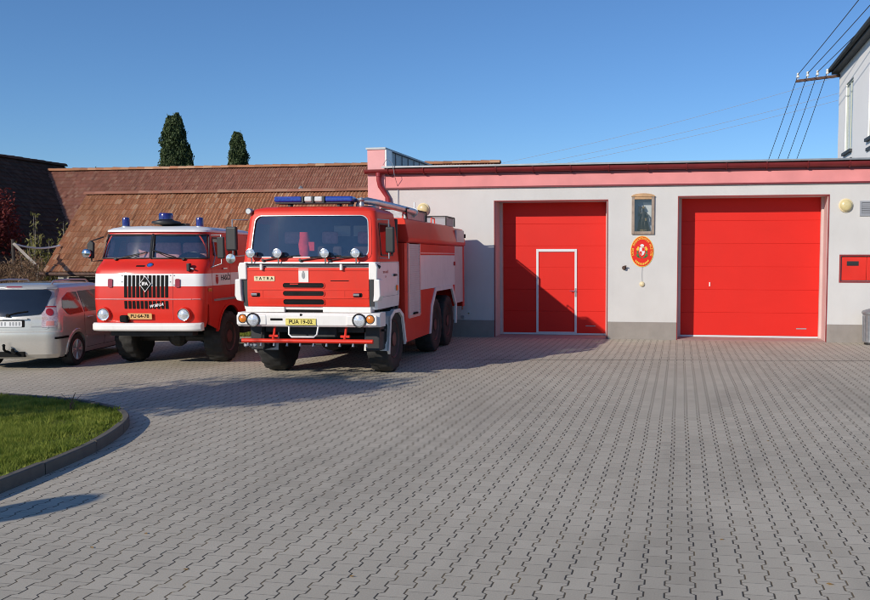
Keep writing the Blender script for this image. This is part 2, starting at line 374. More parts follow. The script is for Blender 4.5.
    def text(s, body, size, org, mp=None, align='CENTER', mi=0, shear=0.0, bold=0.0):
        vs, fs = text_geo(body, size, align, shear, bold)
        if mp is None: return s.add([(org[0] + x, org[1], org[2] + y) for x, y in vs], fs, mi)
        return s.add([mp(org[0] + x, org[1] + y, org[2]) for x, y in vs], fs, mi)
    def build(s, name, mats, parent=None, smooth=None, bevel=0.0, segs=2, loc=None, normals=True):
        me = D.meshes.new(name)
        me.from_pydata(s.v, [], s.f)
        if not isinstance(mats, (list, tuple)): mats = [mats]
        for m in mats: me.materials.append(MT[m] if isinstance(m, str) else m)
        if len(mats) > 1: me.polygons.foreach_set('material_index', s.m)
        if s.uv:
            ul = me.uv_layers.new(name='UVMap')
            ul.data.foreach_set('uv', [c for l in me.loops for c in s.uv[l.vertex_index]])
        if normals:
            bm = bmesh.new(); bm.from_mesh(me); bmesh.ops.recalc_face_normals(bm, faces=bm.faces); bm.to_mesh(me); bm.free()
        me.update()
        if smooth:
            me.polygons.foreach_set('use_smooth', [True] * len(me.polygons))
            me.set_sharp_from_angle(angle=R(smooth))
        o = D.objects.new(name, me); COL.objects.link(o)
        if parent is not None: o.parent = parent
        if loc: o.location = loc
        if bevel > 0:
            md = o.modifiers.new('bevel', 'BEVEL'); md.width = bevel; md.segments = segs; md.limit_method = 'ANGLE'; md.angle_limit = R(40)
        return o

_tcache = {}
def text_geo(body, size, align='CENTER', shear=0.0, bold=0.0):
    key = (body, size, align, shear, bold)
    if key not in _tcache:
        cu = D.curves.new('t', 'FONT'); cu.body = body; cu.size = size; cu.align_x = align; cu.align_y = 'CENTER'; cu.shear = shear; cu.offset = bold
        cu.resolution_u = 3
        o = D.objects.new('t', cu); COL.objects.link(o)
        bpy.context.view_layer.update()
        me = D.meshes.new_from_object(o.evaluated_get(bpy.context.evaluated_depsgraph_get()))
        _tcache[key] = ([(v.co.x, v.co.y) for v in me.vertices], [tuple(p.vertices) for p in me.polygons])
        D.objects.remove(o); D.curves.remove(cu); D.meshes.remove(me)
    return _tcache[key]

def tag(o, label=None, cat=None, group=None, kind=None):
    if label: o['label'] = label
    if cat: o['category'] = cat
    if group: o['group'] = group
    if kind: o['kind'] = kind
    return o
def thing(name, label, cat, loc=(0, 0, 0), rz=0.0, group=None):
    o = D.objects.new(name, None); COL.objects.link(o)
    o.location = loc; o.rotation_euler = (0, 0, rz); o.empty_display_size = 0.3
    return tag(o, label, cat, group)
def structure(name, mb, mats, **k): return tag(mb.build(name, mats, **k), kind='structure')

# plan-ring loft: front (t 0-1), corner (1-2), right side (2-3), corner, rear (4-5), corner, left side (6-7), corner
class Loft:
    # ring: z, half width, y front, y rear, front corner r, rear corner r, front bulge, rear bulge
    def __init__(s, rings): s.r = rings
    def par(s, z):
        r = s.r
        if z <= r[0][0]: return r[0][1:]
        for a, b in zip(r, r[1:]):
            if z <= b[0]:
                f = (z - a[0]) / (b[0] - a[0]); return tuple(x + (y - x) * f for x, y in zip(a[1:], b[1:]))
        return r[-1][1:]
    def P(s, t, z):
        hw, yf, yr, rf, rr, bf, br = s.par(z); t = t % 8
        kf = bf * ((hw - rf) / hw) ** 2; kr = br * ((hw - rr) / hw) ** 2
        i, f = int(t), t - int(t)
        if i == 0: x = (2 * f - 1) * (hw - rf); return Vector((x, yf + bf * (x / hw) ** 2, z))
        if i == 1: a = R(-90 + 90 * f); return Vector((hw - rf + rf * cos(a), yf + kf + rf + rf * sin(a), z))
        if i == 2: y0, y1 = yf + kf + rf, yr - kr - rr; return Vector((hw, y0 + (y1 - y0) * f, z))
        if i == 3: a = R(90 * f); return Vector((hw - rr + rr * cos(a), yr - kr - rr + rr * sin(a), z))
        if i == 4: x = (1 - 2 * f) * (hw - rr); return Vector((x, yr - br * (x / hw) ** 2, z))
        if i == 5: a = R(90 + 90 * f); return Vector((-(hw - rr) + rr * cos(a), yr - kr - rr + rr * sin(a), z))
        if i == 6: y0, y1 = yf + kf + rf, yr - kr - rr; return Vector((-hw, y1 + (y0 - y1) * f, z))
        a = R(180 + 90 * f); return Vector((-(hw - rf) + rf * cos(a), yf + kf + rf + rf * sin(a), z))
    def N(s, t, z):
        e = 1e-3
        dt = s.P(t + e, z) - s.P(t - e, z); dz = s.P(t, z + e) - s.P(t, z - e)
        n = dt.cross(dz)
        return n.normalized() if n.length > 1e-9 else Vector((0, 0, 1))
    def front(s, x, z, off=0.0):
        hw, yf, yr, rf, rr, bf, br = s.par(z); t = (x / (hw - rf) + 1) / 2
        if t > 1: t = 1 + min(1, (x - (hw - rf)) / rf)
        elif t < 0: t = 8 - min(1, (-x - (hw - rf)) / rf)
        return s.P(t, z) + s.N(t, z) * off
    def right(s, y, z, off=0.0):
        p = s.par(z); t = s.ty(y, z); return s.P(t, z) + s.N(t, z) * off
    def left(s, y, z, off=0.0):
        p = s.right(y, z, off); return Vector((-p.x, p.y, p.z))
    def ty(s, y, z):
        hw, yf, yr, rf, rr, bf, br = s.par(z); kf = bf * ((hw - rf) / hw) ** 2; kr = br * ((hw - rr) / hw) ** 2
        y0, y1 = yf + kf + rf, yr - kr - rr
        if y < y0: return 2 + math.degrees(math.asin(max(-1, (y - y0) / rf))) / 90
        return 2 + min(1, (y - y0) / (y1 - y0))
    def mesh(s, mb, ts, zs, skip=None, mat=None, cap=True, base=False):
        ts = sorted(ts); n = len(ts); vs = [s.P(t, z) for z in zs for t in ts]
        for j in range(len(zs) - 1):
            for i in range(n):
                t0, t1 = ts[i], ts[(i + 1) % n]; tm = (t0 + (t1 if t1 > t0 else t1 + 8)) / 2 % 8; zm = (zs[j] + zs[j + 1]) / 2
                if skip and skip(tm, zm): continue
                mb.f.append(tuple(len(mb.v) + q for q in (j * n + i, j * n + (i + 1) % n, (j + 1) * n + (i + 1) % n, (j + 1) * n + i)))
                mb.m.append(mat(tm, zm) if mat else 0)
        o = len(mb.v); mb.v += [tuple(v) for v in vs]
        if cap: mb.f.append(tuple(o + (len(zs) - 1) * n + i for i in range(n))); mb.m.append(mat(-1, zs[-1]) if mat else 0)
        if base: mb.f.append(tuple(o + i for i in range(n - 1, -1, -1))); mb.m.append(0)
        return mb
def tstations(front=(), side=(), nf=8, nc=5, ns=8, nr=4):
    t = set(i / nf for i in range(nf + 1)) | set(front)
    t |= set(1 + i / nc for i in range(nc + 1)) | set(3 + i / nc for i in range(nc + 1)) | set(5 + i / nc for i in range(nc + 1)) | set(7 + i / nc for i in range(nc))
    ss = set(i / ns for i in range(ns + 1)) | set(side)
    t |= set(2 + x for x in ss) | set(7 - x for x in ss) | set(4 + i / nr for i in range(nr + 1))
    return sorted(set(round(x, 6) for x in t if x < 8))

def wheel(parent, x, y, r, w, outer, rim_mat='rim_paint', hub=0.13, lug=0.018, groups=22, dish=0.06):
    # outer: +1 / -1 the side that faces outward along x
    rb = MB(); rr = r * 0.56
    prof = [(0.0, outer * (w * 0.5 - dish * 0.3)), (hub, outer * (w * 0.5 - dish * 0.3)), (hub, outer * (w * 0.5 - dish * 1.2)), (rr * 0.72, outer * (w * 0.5 - dish * 1.5)), (rr * 0.9, outer * (w * 0.5 - dish)),
            (rr, outer * (w * 0.42)), (rr * 1.03, outer * (w * 0.46)), (rr * 1.03, -outer * w * 0.4), (rr * 0.5, -outer * w * 0.3), (0.0, -outer * w * 0.3)]
    rb.lathe(prof, (0, 0, 0), 'x', 32)
    for k in range(8):
        a = 2 * pi * k / 8; c = (outer * (w * 0.5 - dish * 1.35), hub * 1.7 * cos(a), hub * 1.7 * sin(a))
        rb.cyl(c, (c[0] + outer * 0.035, c[1], c[2]), 0.016, n=6)
    wh = rb.build('wheel', rim_mat, parent, smooth=35, loc=(x, y, r))
    tb = MB(); n = groups * 4; h = w / 2
    tp = [(rr * 1.02, -h * 0.8), (rr * 1.12, -h * 0.98), (r * 0.82, -h * 1.04), (r * 0.95, -h * 0.98), (r * 0.985, -h * 0.86), (r, -h * 0.3), (r, 0), (r, h * 0.3), (r * 0.985, h * 0.86), (r * 0.95, h * 0.98), (r * 0.82, h * 1.04), (rr * 1.12, h * 0.98), (rr * 1.02, h * 0.8)]
    def rf(j, k, rad):
        if 3 <= j <= 9:
            ph = k % 4 if j <= 5 else (k + 2) % 4
            if j == 6: return rad - lug * 0.3
            if ph >= 2: return rad - lug
        return rad
    tb.lathe(tp, (0, 0, 0), 'x', n, rfun=rf)
    tb.build('tyre', 'rubber', wh, smooth=50)
    return wh
# ================================================================ camera, light, sky
WALL_A = R(-9.342)                      # bearing of the station's facade and of the paving
cd = D.cameras.new('camera'); cam = D.objects.new('camera', cd); COL.objects.link(cam)
cam.location = (0, 0, 2.13); cam.rotation_euler = (R(90) - math.atan(63 / 850), 0, 0)
cd.sensor_fit = 'HORIZONTAL'; cd.sensor_width = 36; cd.lens = 850 / 870 * 36
cd.shift_x = -105 / 870; cd.shift_y = 20 / 870; cd.clip_end = 3000; cd.clip_start = 0.05
scene.camera = cam
SAZ, SEL = R(40), R(24)                 # bearing the light travels to, height of the sun
sl = D.lights.new('sun', 'SUN'); sl.energy = 3.7; sl.angle = R(0.53); sl.color = (1.0, 0.915, 0.79)
so = D.objects.new('sun', sl); COL.objects.link(so)
so.rotation_euler = Vector((sin(SAZ) * cos(SEL), cos(SAZ) * cos(SEL), -sin(SEL))).to_track_quat('-Z', 'Y').to_euler()
so.location = (-20, -25, 30)
w = D.worlds.new('World'); scene.world = w; w.use_nodes = True
nt = w.node_tree; bg = nt.nodes['Background']
sky = nt.nodes.new('ShaderNodeTexSky'); sky.sky_type = 'NISHITA'; sky.sun_disc = False
sky.sun_elevation = SEL; sky.sun_rotation = SAZ + pi
sky.altitude = 300; sky.air_density = 1.0; sky.dust_density = 0.1; sky.ozone_density = 8.0
nt.links.new(sky.outputs[0], bg.inputs['Color']); bg.inputs['Strength'].default_value = 0.115
vs_ = scene.view_settings; scene.display_settings.display_device = 'sRGB'
vs_.view_transform = 'Standard'; vs_.look = 'None'; vs_.exposure = 0.08; vs_.gamma = 1; vs_.use_curve_mapping = False

# ================================================================ ground
WO = Vector((-1.606, 22.655, 0))        # left end of the visible wall foot, origin of the station's own axes
def wl(s, n, z=0.0):                     # station axes: s along the facade, n into the building
    return Vector((WO.x + s * cos(WALL_A) - n * sin(WALL_A), WO.y + s * sin(WALL_A) + n * cos(WALL_A), z))
g = MB(); g.quad((-900, -300, -0.012), (900, -300, -0.012), (900, 1500, -0.012), (-900, 1500, -0.012))
MT['soil'] = pm('field_soil', (0.10, 0.095, 0.045), 0.95, var=0.3, vscale=0.4, bump=0.4, bscale=8)
structure('ground', g, 'soil')
# paved yard in its own axes (x along the blocks' rows, y away from the camera)
yard = MB()
poly = [(-22, -26), (-22, -2.6), (-9.6, -2.6), (-8.6, -1.3), (-3.2, -0.6), (-3.2, 0.03), (11.6, 0.03), (24, 0.03), (24, -26)]
yard.add([(x, y, 0) for x, y in poly], [tuple(range(len(poly)))])
yo = structure('paved_yard', yard, 'pavers'); yo.location = WO; yo.rotation_euler = (0, 0, WALL_A)
# drainage joint along the front of the bays
dr = MB()
k = 0
while k < 13:
    dr.box(-2.0 + k, -2.0 + k + 0.994, -0.008, 0.008, 0.001, 0.004); k += 1
MT['drain_dark'] = pm('drain_joint', (0.085, 0.078, 0.07), 0.9, var=0.3, vscale=5)
do_ = structure('drain_channel', dr, 'drain_dark'); do_.location = (-0.3, 17.55, 0); do_.rotation_euler = (0, 0, R(-1.5))

# grass island: closed outline, kerb stones round it
isl = [(-4.95, 5.2), (-4.92, 6.4), (-4.88, 7.3), (-4.85, 8.1), (-4.84, 8.8), (-4.90, 9.5), (-5.08, 10.3), (-5.32, 10.87), (-5.80, 11.45), (-6.7, 12.02), (-8.1, 12.55), (-10.5, 13.05), (-13.5, 13.2), (-13.5, 4.4), (-7, 4.0)]
def chain(pts, step):
    # Catmull-Rom through the open chain, resampled
    P = [Vector((a, b, 0)) for a, b in pts]; out = []
    for i in range(len(P) - 1):
        p0, p1, p2, p3 = P[max(i - 1, 0)], P[i], P[i + 1], P[min(i + 2, len(P) - 1)]
        for j in range(20):
            t = j / 20; out.append(0.5 * ((2 * p1) + (p2 - p0) * t + (2 * p0 - 5 * p1 + 4 * p2 - p3) * t * t + (3 * p1 - p0 - 3 * p2 + p3) * t ** 3))
    out.append(P[-1]); res = [out[0]]; acc = 0
    for a, b in zip(out, out[1:]):
        d = (b - a).length
        while acc + d >= step:
            a = a + (b - a).normalized() * (step - acc); d = (b - a).length; acc = 0; res.append(a.copy())
        acc += d
    return res
edge = chain(isl[:13], 0.125)
KH, KW = 0.125, 0.075
kb = MB(); per = 8
nrm = []
for i, p in enumerate(edge):
    d = (edge[min(i + 1, len(edge) - 1)] - edge[max(i - 1, 0)]).normalized(); nrm.append(Vector((d.y, -d.x, 0)))   # outward
for q in range(0, len(edge) - 1, per):
    ids = list(range(q, min(q + per, len(edge) - 1) + 1)); vs = []
    tz = rnd.uniform(-0.006, 0.006)
    for i in ids:
        p, n_ = edge[i].copy(), nrm[i]
        if i == ids[0]: p += (edge[min(i + 1, len(edge) - 1)] - p).normalized() * 0.008
        if i == ids[-1]: p -= (p - edge[i - 1]).normalized() * 0.008
        for off, z in ((0, -0.05), (0, KH - 0.012 + tz), (-0.012, KH + tz), (-KW, KH + tz), (-KW, -0.05)): vs.append((p.x + n_.x * off, p.y + n_.y * off, z))
    m = len(ids); fs = [(a * 5 + b, (a + 1) * 5 + b, (a + 1) * 5 + b + 1, a * 5 + b + 1) for a in range(m - 1) for b in range(4)] + [(0, 1, 2, 3, 4), tuple((m - 1) * 5 + b for b in (4, 3, 2, 1, 0))]
    kb.add(vs, fs)
structure('kerb', kb, 'concrete')
so_ = MB(); inner = [(p.x - n_.x * KW * 0.9, p.y - n_.y * KW * 0.9) for p, n_ in zip(edge, nrm)] + [(-13.5, 4.4), (-7, 4.0)]
so_.prism(inner, 'xy', -0.05, 0.085)
MT['lawn_soil'] = pm('lawn_soil', (0.055, 0.06, 0.02), 0.95, var=0.4, vscale=6, bump=0.5, bscale=30)
structure('lawn_bed', so_, 'lawn_soil')

def inside(poly, x, y):
    c = False; j = len(poly) - 1
    for i in range(len(poly)):
        if (poly[i][1] > y) != (poly[j][1] > y) and x < (poly[j][0] - poly[i][0]) * (y - poly[i][1]) / (poly[j][1] - poly[i][1]) + poly[i][0]: c = not c
        j = i
    return c
def blades(mb, x, y, z, hmin, hmax, wd, rg):
    h = rg.uniform(hmin, hmax); a = rg.uniform(0, 2 * pi); ln = rg.uniform(0.1, 0.9) * h; b = rg.uniform(0, 2 * pi)
    dx, dy = cos(a) * wd, sin(a) * wd; lx, ly = cos(b) * ln, sin(b) * ln
    o = len(mb.v)
    mb.v += [(x - dx, y - dy, z), (x + dx, y + dy, z), (x + lx * 0.4 + dx * 0.8, y + ly * 0.4 + dy * 0.8, z + h * 0.62), (x + lx * 0.4 - dx * 0.8, y + ly * 0.4 - dy * 0.8, z + h * 0.62), (x + lx, y + ly, z + h)]
    mb.f += [(o, o + 1, o + 2, o + 3), (o + 3, o + 2, o + 4)]; mb.m += [0, 0]
rg = random.Random(3); gb = MB(); n = 0
from mathutils import noise as mnoise
while n < 60000:
    x = rg.uniform(-11.5, -4.8); y = rg.uniform(5.0, 13.1)
    if x < -0.66 * y - 0.9 or not inside(inner, x, y): continue
    d = mnoise.noise(Vector((x * 1.6, y * 1.6, 0)))
    if rg.random() > 0.72 + 0.6 * d: continue
    # worn, shorter edge next to the kerb
    near = min((Vector((x, y, 0)) - p).length for p in edge[::4])
    k_ = 0.5 if near < 0.25 else 1.0
    blades(gb, x, y, 0.083, 0.03 * k_, (0.085 + 0.04 * d) * k_, 0.0035, rg); n += 1
for _ in range(5200):                      # broad-leaved weeds and longer tufts among the grass
    x = rg.uniform(-11.5, -4.8); y = rg.uniform(5.0, 13.1)
    if x < -0.66 * y - 0.9 or not inside(inner, x, y): continue
    if mnoise.noise(Vector((x * 2.3 + 9, y * 2.3, 4))) < 0.05: continue
    for q in range(5): blades(gb, x + rg.gauss(0, .02), y + rg.gauss(0, .02), 0.085, 0.045, 0.09, 0.008, rg)
tag(gb.build('lawn_grass', 'grass', normals=False), 'sunlit green grass growing on the kerbed island in the yard', 'grass', kind='stuff')
gb = MB(); n = 0
strip = [tuple(wl(-22, -2.55).xy), tuple(wl(-9.6, -2.55).xy), tuple(wl(-8.6, -1.25).xy), tuple(wl(-3.2, -0.55).xy), tuple(wl(-3.2, 4.0).xy), tuple(wl(-22, 4.0).xy)]
while n < 22000:
    x = rg.uniform(-16, -4.5); y = rg.uniform(20, 30)
    if not inside(strip, x, y): continue
    blades(gb, x, y, -0.01, 0.05, 0.17, 0.007, rg); n += 1
tag(gb.build('verge_grass', 'grass', normals=False), 'grass strip seen beneath the parked fire engines', 'grass', kind='stuff')
# fallen leaves on the paving
lv = [(352, 577), (664, 432), (722, 540), (186, 570), (92, 548), (146, 534), (436, 377), (768, 441), (830, 585)]
def gnd(u, v):
    x, y = (u - 540) / 850, (320 - v) / 850; p = math.atan(63 / 850)
    d = Vector((x, cos(p) + y * sin(p), -sin(p) + y * cos(p))); t = -2.13 / d.z; return d.x * t, d.y * t
for i, (u, v) in enumerate(lv):
    x, y = gnd(u, min(v, 598)); a = rg.uniform(0, 6.28); L = rg.uniform(0.018, 0.028)
    mb = MB(); pts = [(-1, 0, 0.1), (-0.45, 0.45, 0.35), (0.2, 0.5, 0.25), (1, 0.05, 0.5), (0.25, -0.45, 0.4), (-0.5, -0.4, 0.2)]
    mb.add([(0, 0, 0.003)] + [(L * (p * cos(a) - q * sin(a)), L * (p * sin(a) + q * cos(a)), 0.004 + L * r_ * 0.6) for p, q, r_ in pts], [(0, k + 1, (k + 1) % 6 + 1) for k in range(6)])
    o = mb.build('fallen_leaf', 'leaf_litter', loc=(x, y, 0.0)); tag(o, 'small dry brown leaf lying on the grey block paving', 'leaf', 'dry leaves fallen on the paving')

# ================================================================ old farm buildings behind
def tile_roof(name, parent, E0, U, Dn, nu, nv, tw, th, mat, wave=0.03, lip=0.02, umin=None):
    # E0: eave corner, U: unit along the eave, Dn: unit up the slope; nu columns, nv courses of real overlapping tiles
    mb = MB(); mb.uv = []
    Nn = U.cross(Dn).normalized()
    if Nn.z < 0: Nn = -Nn
    SUB = 8; W_ = nu * SUB + 1; rg2 = random.Random(nu * 7 + nv)
    for j in range(nv):
        rows = []
        jit = [rg2.uniform(-0.004, 0.010) for _ in range(nu + 1)]
        for q, (f, lift) in enumerate(((0.0, 0.0), (0.0, 1.0), (0.5, 0.55), (1.04, 0.0))):
            for i in range(W_):
                c = i // SUB if i < W_ - 1 else nu - 1
                wv = wave * (0.5 - 0.5 * cos(4 * pi * (i % SUB) / SUB))
                h = (wv if q else wv * 0.6) + lift * lip + jit[c] * (1 if q else 0) - (0.02 if q == 0 else 0)
                p = E0 + U * (i * tw / SUB) + Dn * (j * th + f * th) + Nn * h
                rows.append(p); mb.uv.append((i * 4 // SUB + 0.5, j + 0.5))
        o = len(mb.v); mb.v += [tuple(p) for p in rows]
        for q in range(3):
            for i in range(W_ - 1):
                a = o + q * W_ + i; mb.f.append((a, a + 1, a + W_ + 1, a + W_)); mb.m.append(0)
    # per-tile colour needs the id at the face, so vertices on a tile boundary are duplicated by column
    v2, f2, uv2 = [], [], []
    for f in mb.f:
        c = int(min(mb.uv[k][0] for k in f)); r0 = mb.uv[f[0]][1]
        o = len(v2); v2 += [mb.v[k] for k in f]; uv2 += [(c + 0.5, r0)] * len(f); f2.append(tuple(range(o, o + len(f))))
    mb.v, mb.f, mb.uv, mb.m = v2, f2, uv2, [0] * len(f2)
    return mb.build(name, mat, parent, normals=False)
def ridge_tiles(name, parent, p0, p1, r, mat, n):
    mb = MB(); mb.uv = []; d = (p1 - p0) / n
    s_ = Vector((0, 0, 1)).cross(d).normalized()
    for i in range(n):
        a = p0 + d * i; o = len(mb.v); rr = r * rnd.uniform(0.92, 1.06)
        for f, k in ((-0.06, 1.08), (1.0, 0.94)):
            for q in range(9):
                t = pi * q / 8; mb.v.append(tuple(a + d * f + s_ * (rr * k * cos(t)) + Vector((0, 0, rr * k * sin(t) * 0.8 + rnd.uniform(0, .006))))); mb.uv.append((i + 0.5, 99.5))
        mb.f += [(o + q, o + q + 1, o + 10 + q, o + 9 + q) for q in range(8)] + [tuple(range(o, o + 9))]; mb.m += [0] * 9
    return mb.build(name, mat, parent, normals=False)
U = Vector((cos(WALL_A), sin(WALL_A), 0)); NN = Vector((-sin(WALL_A), cos(WALL_A), 0)); Z = Vector((0, 0, 1))

def barn_body(parent, E0, Ulen, depth, zE, zR, mat):
    # walls with gables under a saddle roof; E0 front-left foot, inset under the eaves
    mb = MB(); a = E0; b = E0 + U * Ulen; c = b + NN * depth; d = a + NN * depth
    def up(p, z): return Vector((p.x, p.y, z))
    ma = (a + d) / 2; mb_ = (b + c) / 2
    vs = [up(a, -0.02), up(b, -0.02), up(c, -0.02), up(d, -0.02), up(a, zE), up(b, zE), up(c, zE), up(d, zE), up(ma, zR), up(mb_, zR)]
    mb.add(vs, [(0, 1, 5, 4), (1, 2, 6, 9, 5), (2, 3, 7, 6), (3, 0, 4, 8, 7)])
    return mb.build('wall', mat, parent)

# low shed with weathered light tiles
root = thing('tiled_shed', 'low shed with weathered orange clay tile roof behind the older fire engine', 'shed', (-14.2, 24.5, 0))
E0 = Vector((0, 0, 1.70)); pitch = R(50); Dn = NN * cos(pitch) + Z * sin(pitch)
rl = 3.05; LEN = 11.2
tile_roof('roof', root, E0 - U * 0.12, U, Dn, int((LEN) / 0.205), 14, 0.205, rl / 14, 'tiles', 0.04)
Eb = E0 + NN * (2 * rl * cos(pitch)); Dnb = -NN * cos(pitch) + Z * sin(pitch)
mb = MB(); mb.quad(Eb - U * .12, Eb + U * LEN, Eb + U * LEN + Dnb * rl, Eb - U * .12 + Dnb * rl); mb.build('rear_roof', 'tiles_red', root)
ridge_tiles('ridge', root, E0 - U * 0.12 + Dn * (rl + 0.02), E0 + U * (LEN - 0.2) + Dn * (rl + 0.02), 0.12, 'tiles_red', 30)
mb = MB(); a = E0 + NN * 0.32 + U * 0.1; dz = 1.92
def wallbox(mb, p, du, dn, z0, z1, mi=0):
    q = [p, p + U * du, p + U * du + NN * dn, p + NN * dn]
    mb.add([(v.x, v.y, z0) for v in q] + [(v.x, v.y, z1) for v in q], [(3, 2, 1, 0), (4, 5, 6, 7), (0, 1, 5, 4), (1, 2, 6, 5), (2, 3, 7, 6), (3, 0, 4, 7)], mi)
wallbox(mb, a, 0.35, 0.3, -0.02, dz); wallbox(mb, a + U * 2.6, 1.4, 0.3, -0.02, dz); wallbox(mb, a + U * 6.2, 4.7, 0.3, -0.02, dz)
gp = [(0.32, -0.02), (2 * rl * cos(pitch) - 0.3, -0.02), (2 * rl * cos(pitch) - 0.3, 1.9), (rl * cos(pitch), 1.62 + rl * sin(pitch)), (0.32, 1.9)]
for du in (0.1, LEN - 0.3):
    vs = []
    for k in (0, 0.22): vs += [tuple(Vector((0, 0, 0)) + U * (du + k) + NN * y + Z * z) for y, z in [(p_[0] + (0.305 if p_[0] < 1 else 0), p_[1]) for p_ in gp]]
    mb.add(vs, [(0, 1, 2, 3, 4), (9, 8, 7, 6, 5)] + [(i, 5 + i, 5 + (i + 1) % 5, (i + 1) % 5) for i in range(5)])
mb.build('wall', 'shed_white', root)
p = E0 + NN * 0.36
for u_ in (0.45, 4.0):
    mb = MB(); wallbox(mb, p + U * u_, 2.15, 0.1, -0.02, 1.55); mb.build('plank_door', 'dark_wood', root)
    mb = MB(); wallbox(mb, p + U * u_ - NN * .1, 2.18, 0.12, 1.552, 1.80); mb.build('lintel', 'grey_wood', root)
mb = MB(); mb.tube([E0 - U * 0.2 - NN * 0.05 - Z * 0.06, E0 + U * LEN - NN * 0.05 - Z * 0.08], 0.055, 8); mb.build('gutter', 'rust', root)

# long red barn
root = thing('red_tiled_barn', 'long barn with red tiled saddle roof rising behind the shed', 'barn', (-20.8, 36, 0))
pitch = R(45); rl = 5.2; Rg = Vector((0, 0, 5.70)); LEN = 19.55
Dn = NN * cos(pitch) + Z * sin(pitch); E0 = Rg - Dn * rl - U * 2.0
tile_roof('roof', root, E0, U, Dn, int((LEN + 2.0) / 0.22), 24, 0.22, rl / 24, 'tiles_red', 0.04)
Dnb = -NN * cos(pitch) + Z * sin(pitch); Eb = Rg - Dnb * rl
mb = MB(); mb.quad(Eb, Eb + U * LEN, Rg + U * LEN, Rg); mb.build('rear_roof', 'tiles_red', root)
ridge_tiles('ridge', root, Rg + Z * 0.01 + U * .3, Rg + U * LEN + Z * 0.01, 0.14, 'tiles', 52)
barn_body(root, Rg - NN * (rl * cos(pitch) - 0.35) - Z * 5.70 + U * 0.3, LEN - 0.5, 2 * (rl * cos(pitch) - 0.35), 5.7 - rl * sin(pitch) + 0.2, 5.55, 'old_plaster')
mb = MB(); q_ = Rg + U * 12.1 - NN * 1.45 - Z * 1.45; mb.cyl(q_, q_ + Z * 0.42, 0.06, n=8); mb.cyl(q_ + Z * 0.42, q_ + Z * 0.48, 0.11, 0.11, n=8); mb.cyl(q_ + Z * 0.48, q_ + Z * 0.58, 0.11, 0.02, n=8); mb.build('vent_pipe', 'zinc', root)

# dark barn whose shaded roof faces the yard
root = thing('shaded_barn', 'barn with dark shaded tile roof at the far left', 'barn', (-20.9, 36.0, 0))
pitch = R(41); rl = 6.4; Rg = Vector((-0.18, 0, 6.08)); v = NN
Dn = -U * cos(pitch) + Z * sin(pitch)          # up the right-hand slope
E0 = Rg + NN * 1.6 - Dn * rl
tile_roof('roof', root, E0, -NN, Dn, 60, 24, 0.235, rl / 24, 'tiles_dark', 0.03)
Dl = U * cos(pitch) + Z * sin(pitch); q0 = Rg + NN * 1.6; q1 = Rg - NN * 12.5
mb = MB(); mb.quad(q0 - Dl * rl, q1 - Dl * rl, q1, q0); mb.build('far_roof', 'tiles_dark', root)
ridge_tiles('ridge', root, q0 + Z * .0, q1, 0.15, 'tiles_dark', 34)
mb = MB(); e = rl * cos(pitch) - 0.3; zE = 6.08 - rl * sin(pitch) + 0.25
for n0 in (1.35, -12.3):
    a = [Rg.xy.to_3d() + U * -e + NN * n0, Rg.xy.to_3d() + U * e + NN * n0]
    mb.add([a[0], a[1], a[1] + Z * zE, Rg + NN * n0 - Z * .15, a[0] + Z * zE], [(0, 1, 2, 3, 4)])
for k in (-e, e):
    a = Rg.xy.to_3d() + U * k + NN * 1.35; b = Rg.xy.to_3d() + U * k - NN * 12.3; mb.add([a, b, b + Z * zE, a + Z * zE], [(0, 1, 2, 3)])
mb.build('wall', 'dark_wood', root)

# ================================================================ white house on the right
HX = Vector((11.42, 33.0, 0))
root = thing('white_house', 'tall white house with dark eaves rising behind the fire station', 'house', HX)
zE = 9.12; D1, W1 = 9.3, 8.5            # runs toward the camera (-NN) and to the right (+U)
wn_ = [(1.40, 2.75, 5.95, 8.42), (5.35, 6.70, 5.95, 8.42), (1.40, 2.75, 1.4, 3.9), (5.35, 6.70, 1.4, 3.9)]
def hp(d, z, off=0.0): return -NN * d - U * off + Z * z     # d toward the camera along the yard-side wall
mb = MB()
ds = sorted(set([0, D1] + [x for q in wn_ for x in q[:2]])); zs = sorted(set([-0.02, zE] + [x for q in wn_ for x in q[2:]]))
def hole(d, z): return any(q[0] < d < q[1] and q[2] < z < q[3] for q in wn_)
for i in range(len(ds) - 1):
    for j in range(len(zs) - 1):
        if not hole((ds[i] + ds[i + 1]) / 2, (zs[j] + zs[j + 1]) / 2): mb.quad(hp(ds[i], zs[j]), hp(ds[i + 1], zs[j]), hp(ds[i + 1], zs[j + 1]), hp(ds[i], zs[j + 1]))
for q in wn_:
    for (a, b, c, d) in ((q[0], q[2], q[1], q[2]), (q[1], q[2], q[1], q[3]), (q[1], q[3], q[0], q[3]), (q[0], q[3], q[0], q[2])):
        mb.quad(hp(a, b), hp(c, d), hp(c, d, -0.22), hp(a, b, -0.22))
f0 = hp(D1, -0.02); mb.quad(f0, f0 + U * W1, f0 + U * W1 + Z * (zE + .02), f0 + Z * (zE + .02))
f0 = hp(0, -0.02); mb.quad(f0, f0 + U * W1, f0 + U * W1 + Z * (zE + .02), f0 + Z * (zE + .02))
f0 = hp(0, -0.02) + U * W1; mb.quad(f0, f0 - NN * D1, f0 - NN * D1 + Z * (zE + .02), f0 + Z * (zE + .02))
mb.build('wall', 'house_white', root, normals=False)
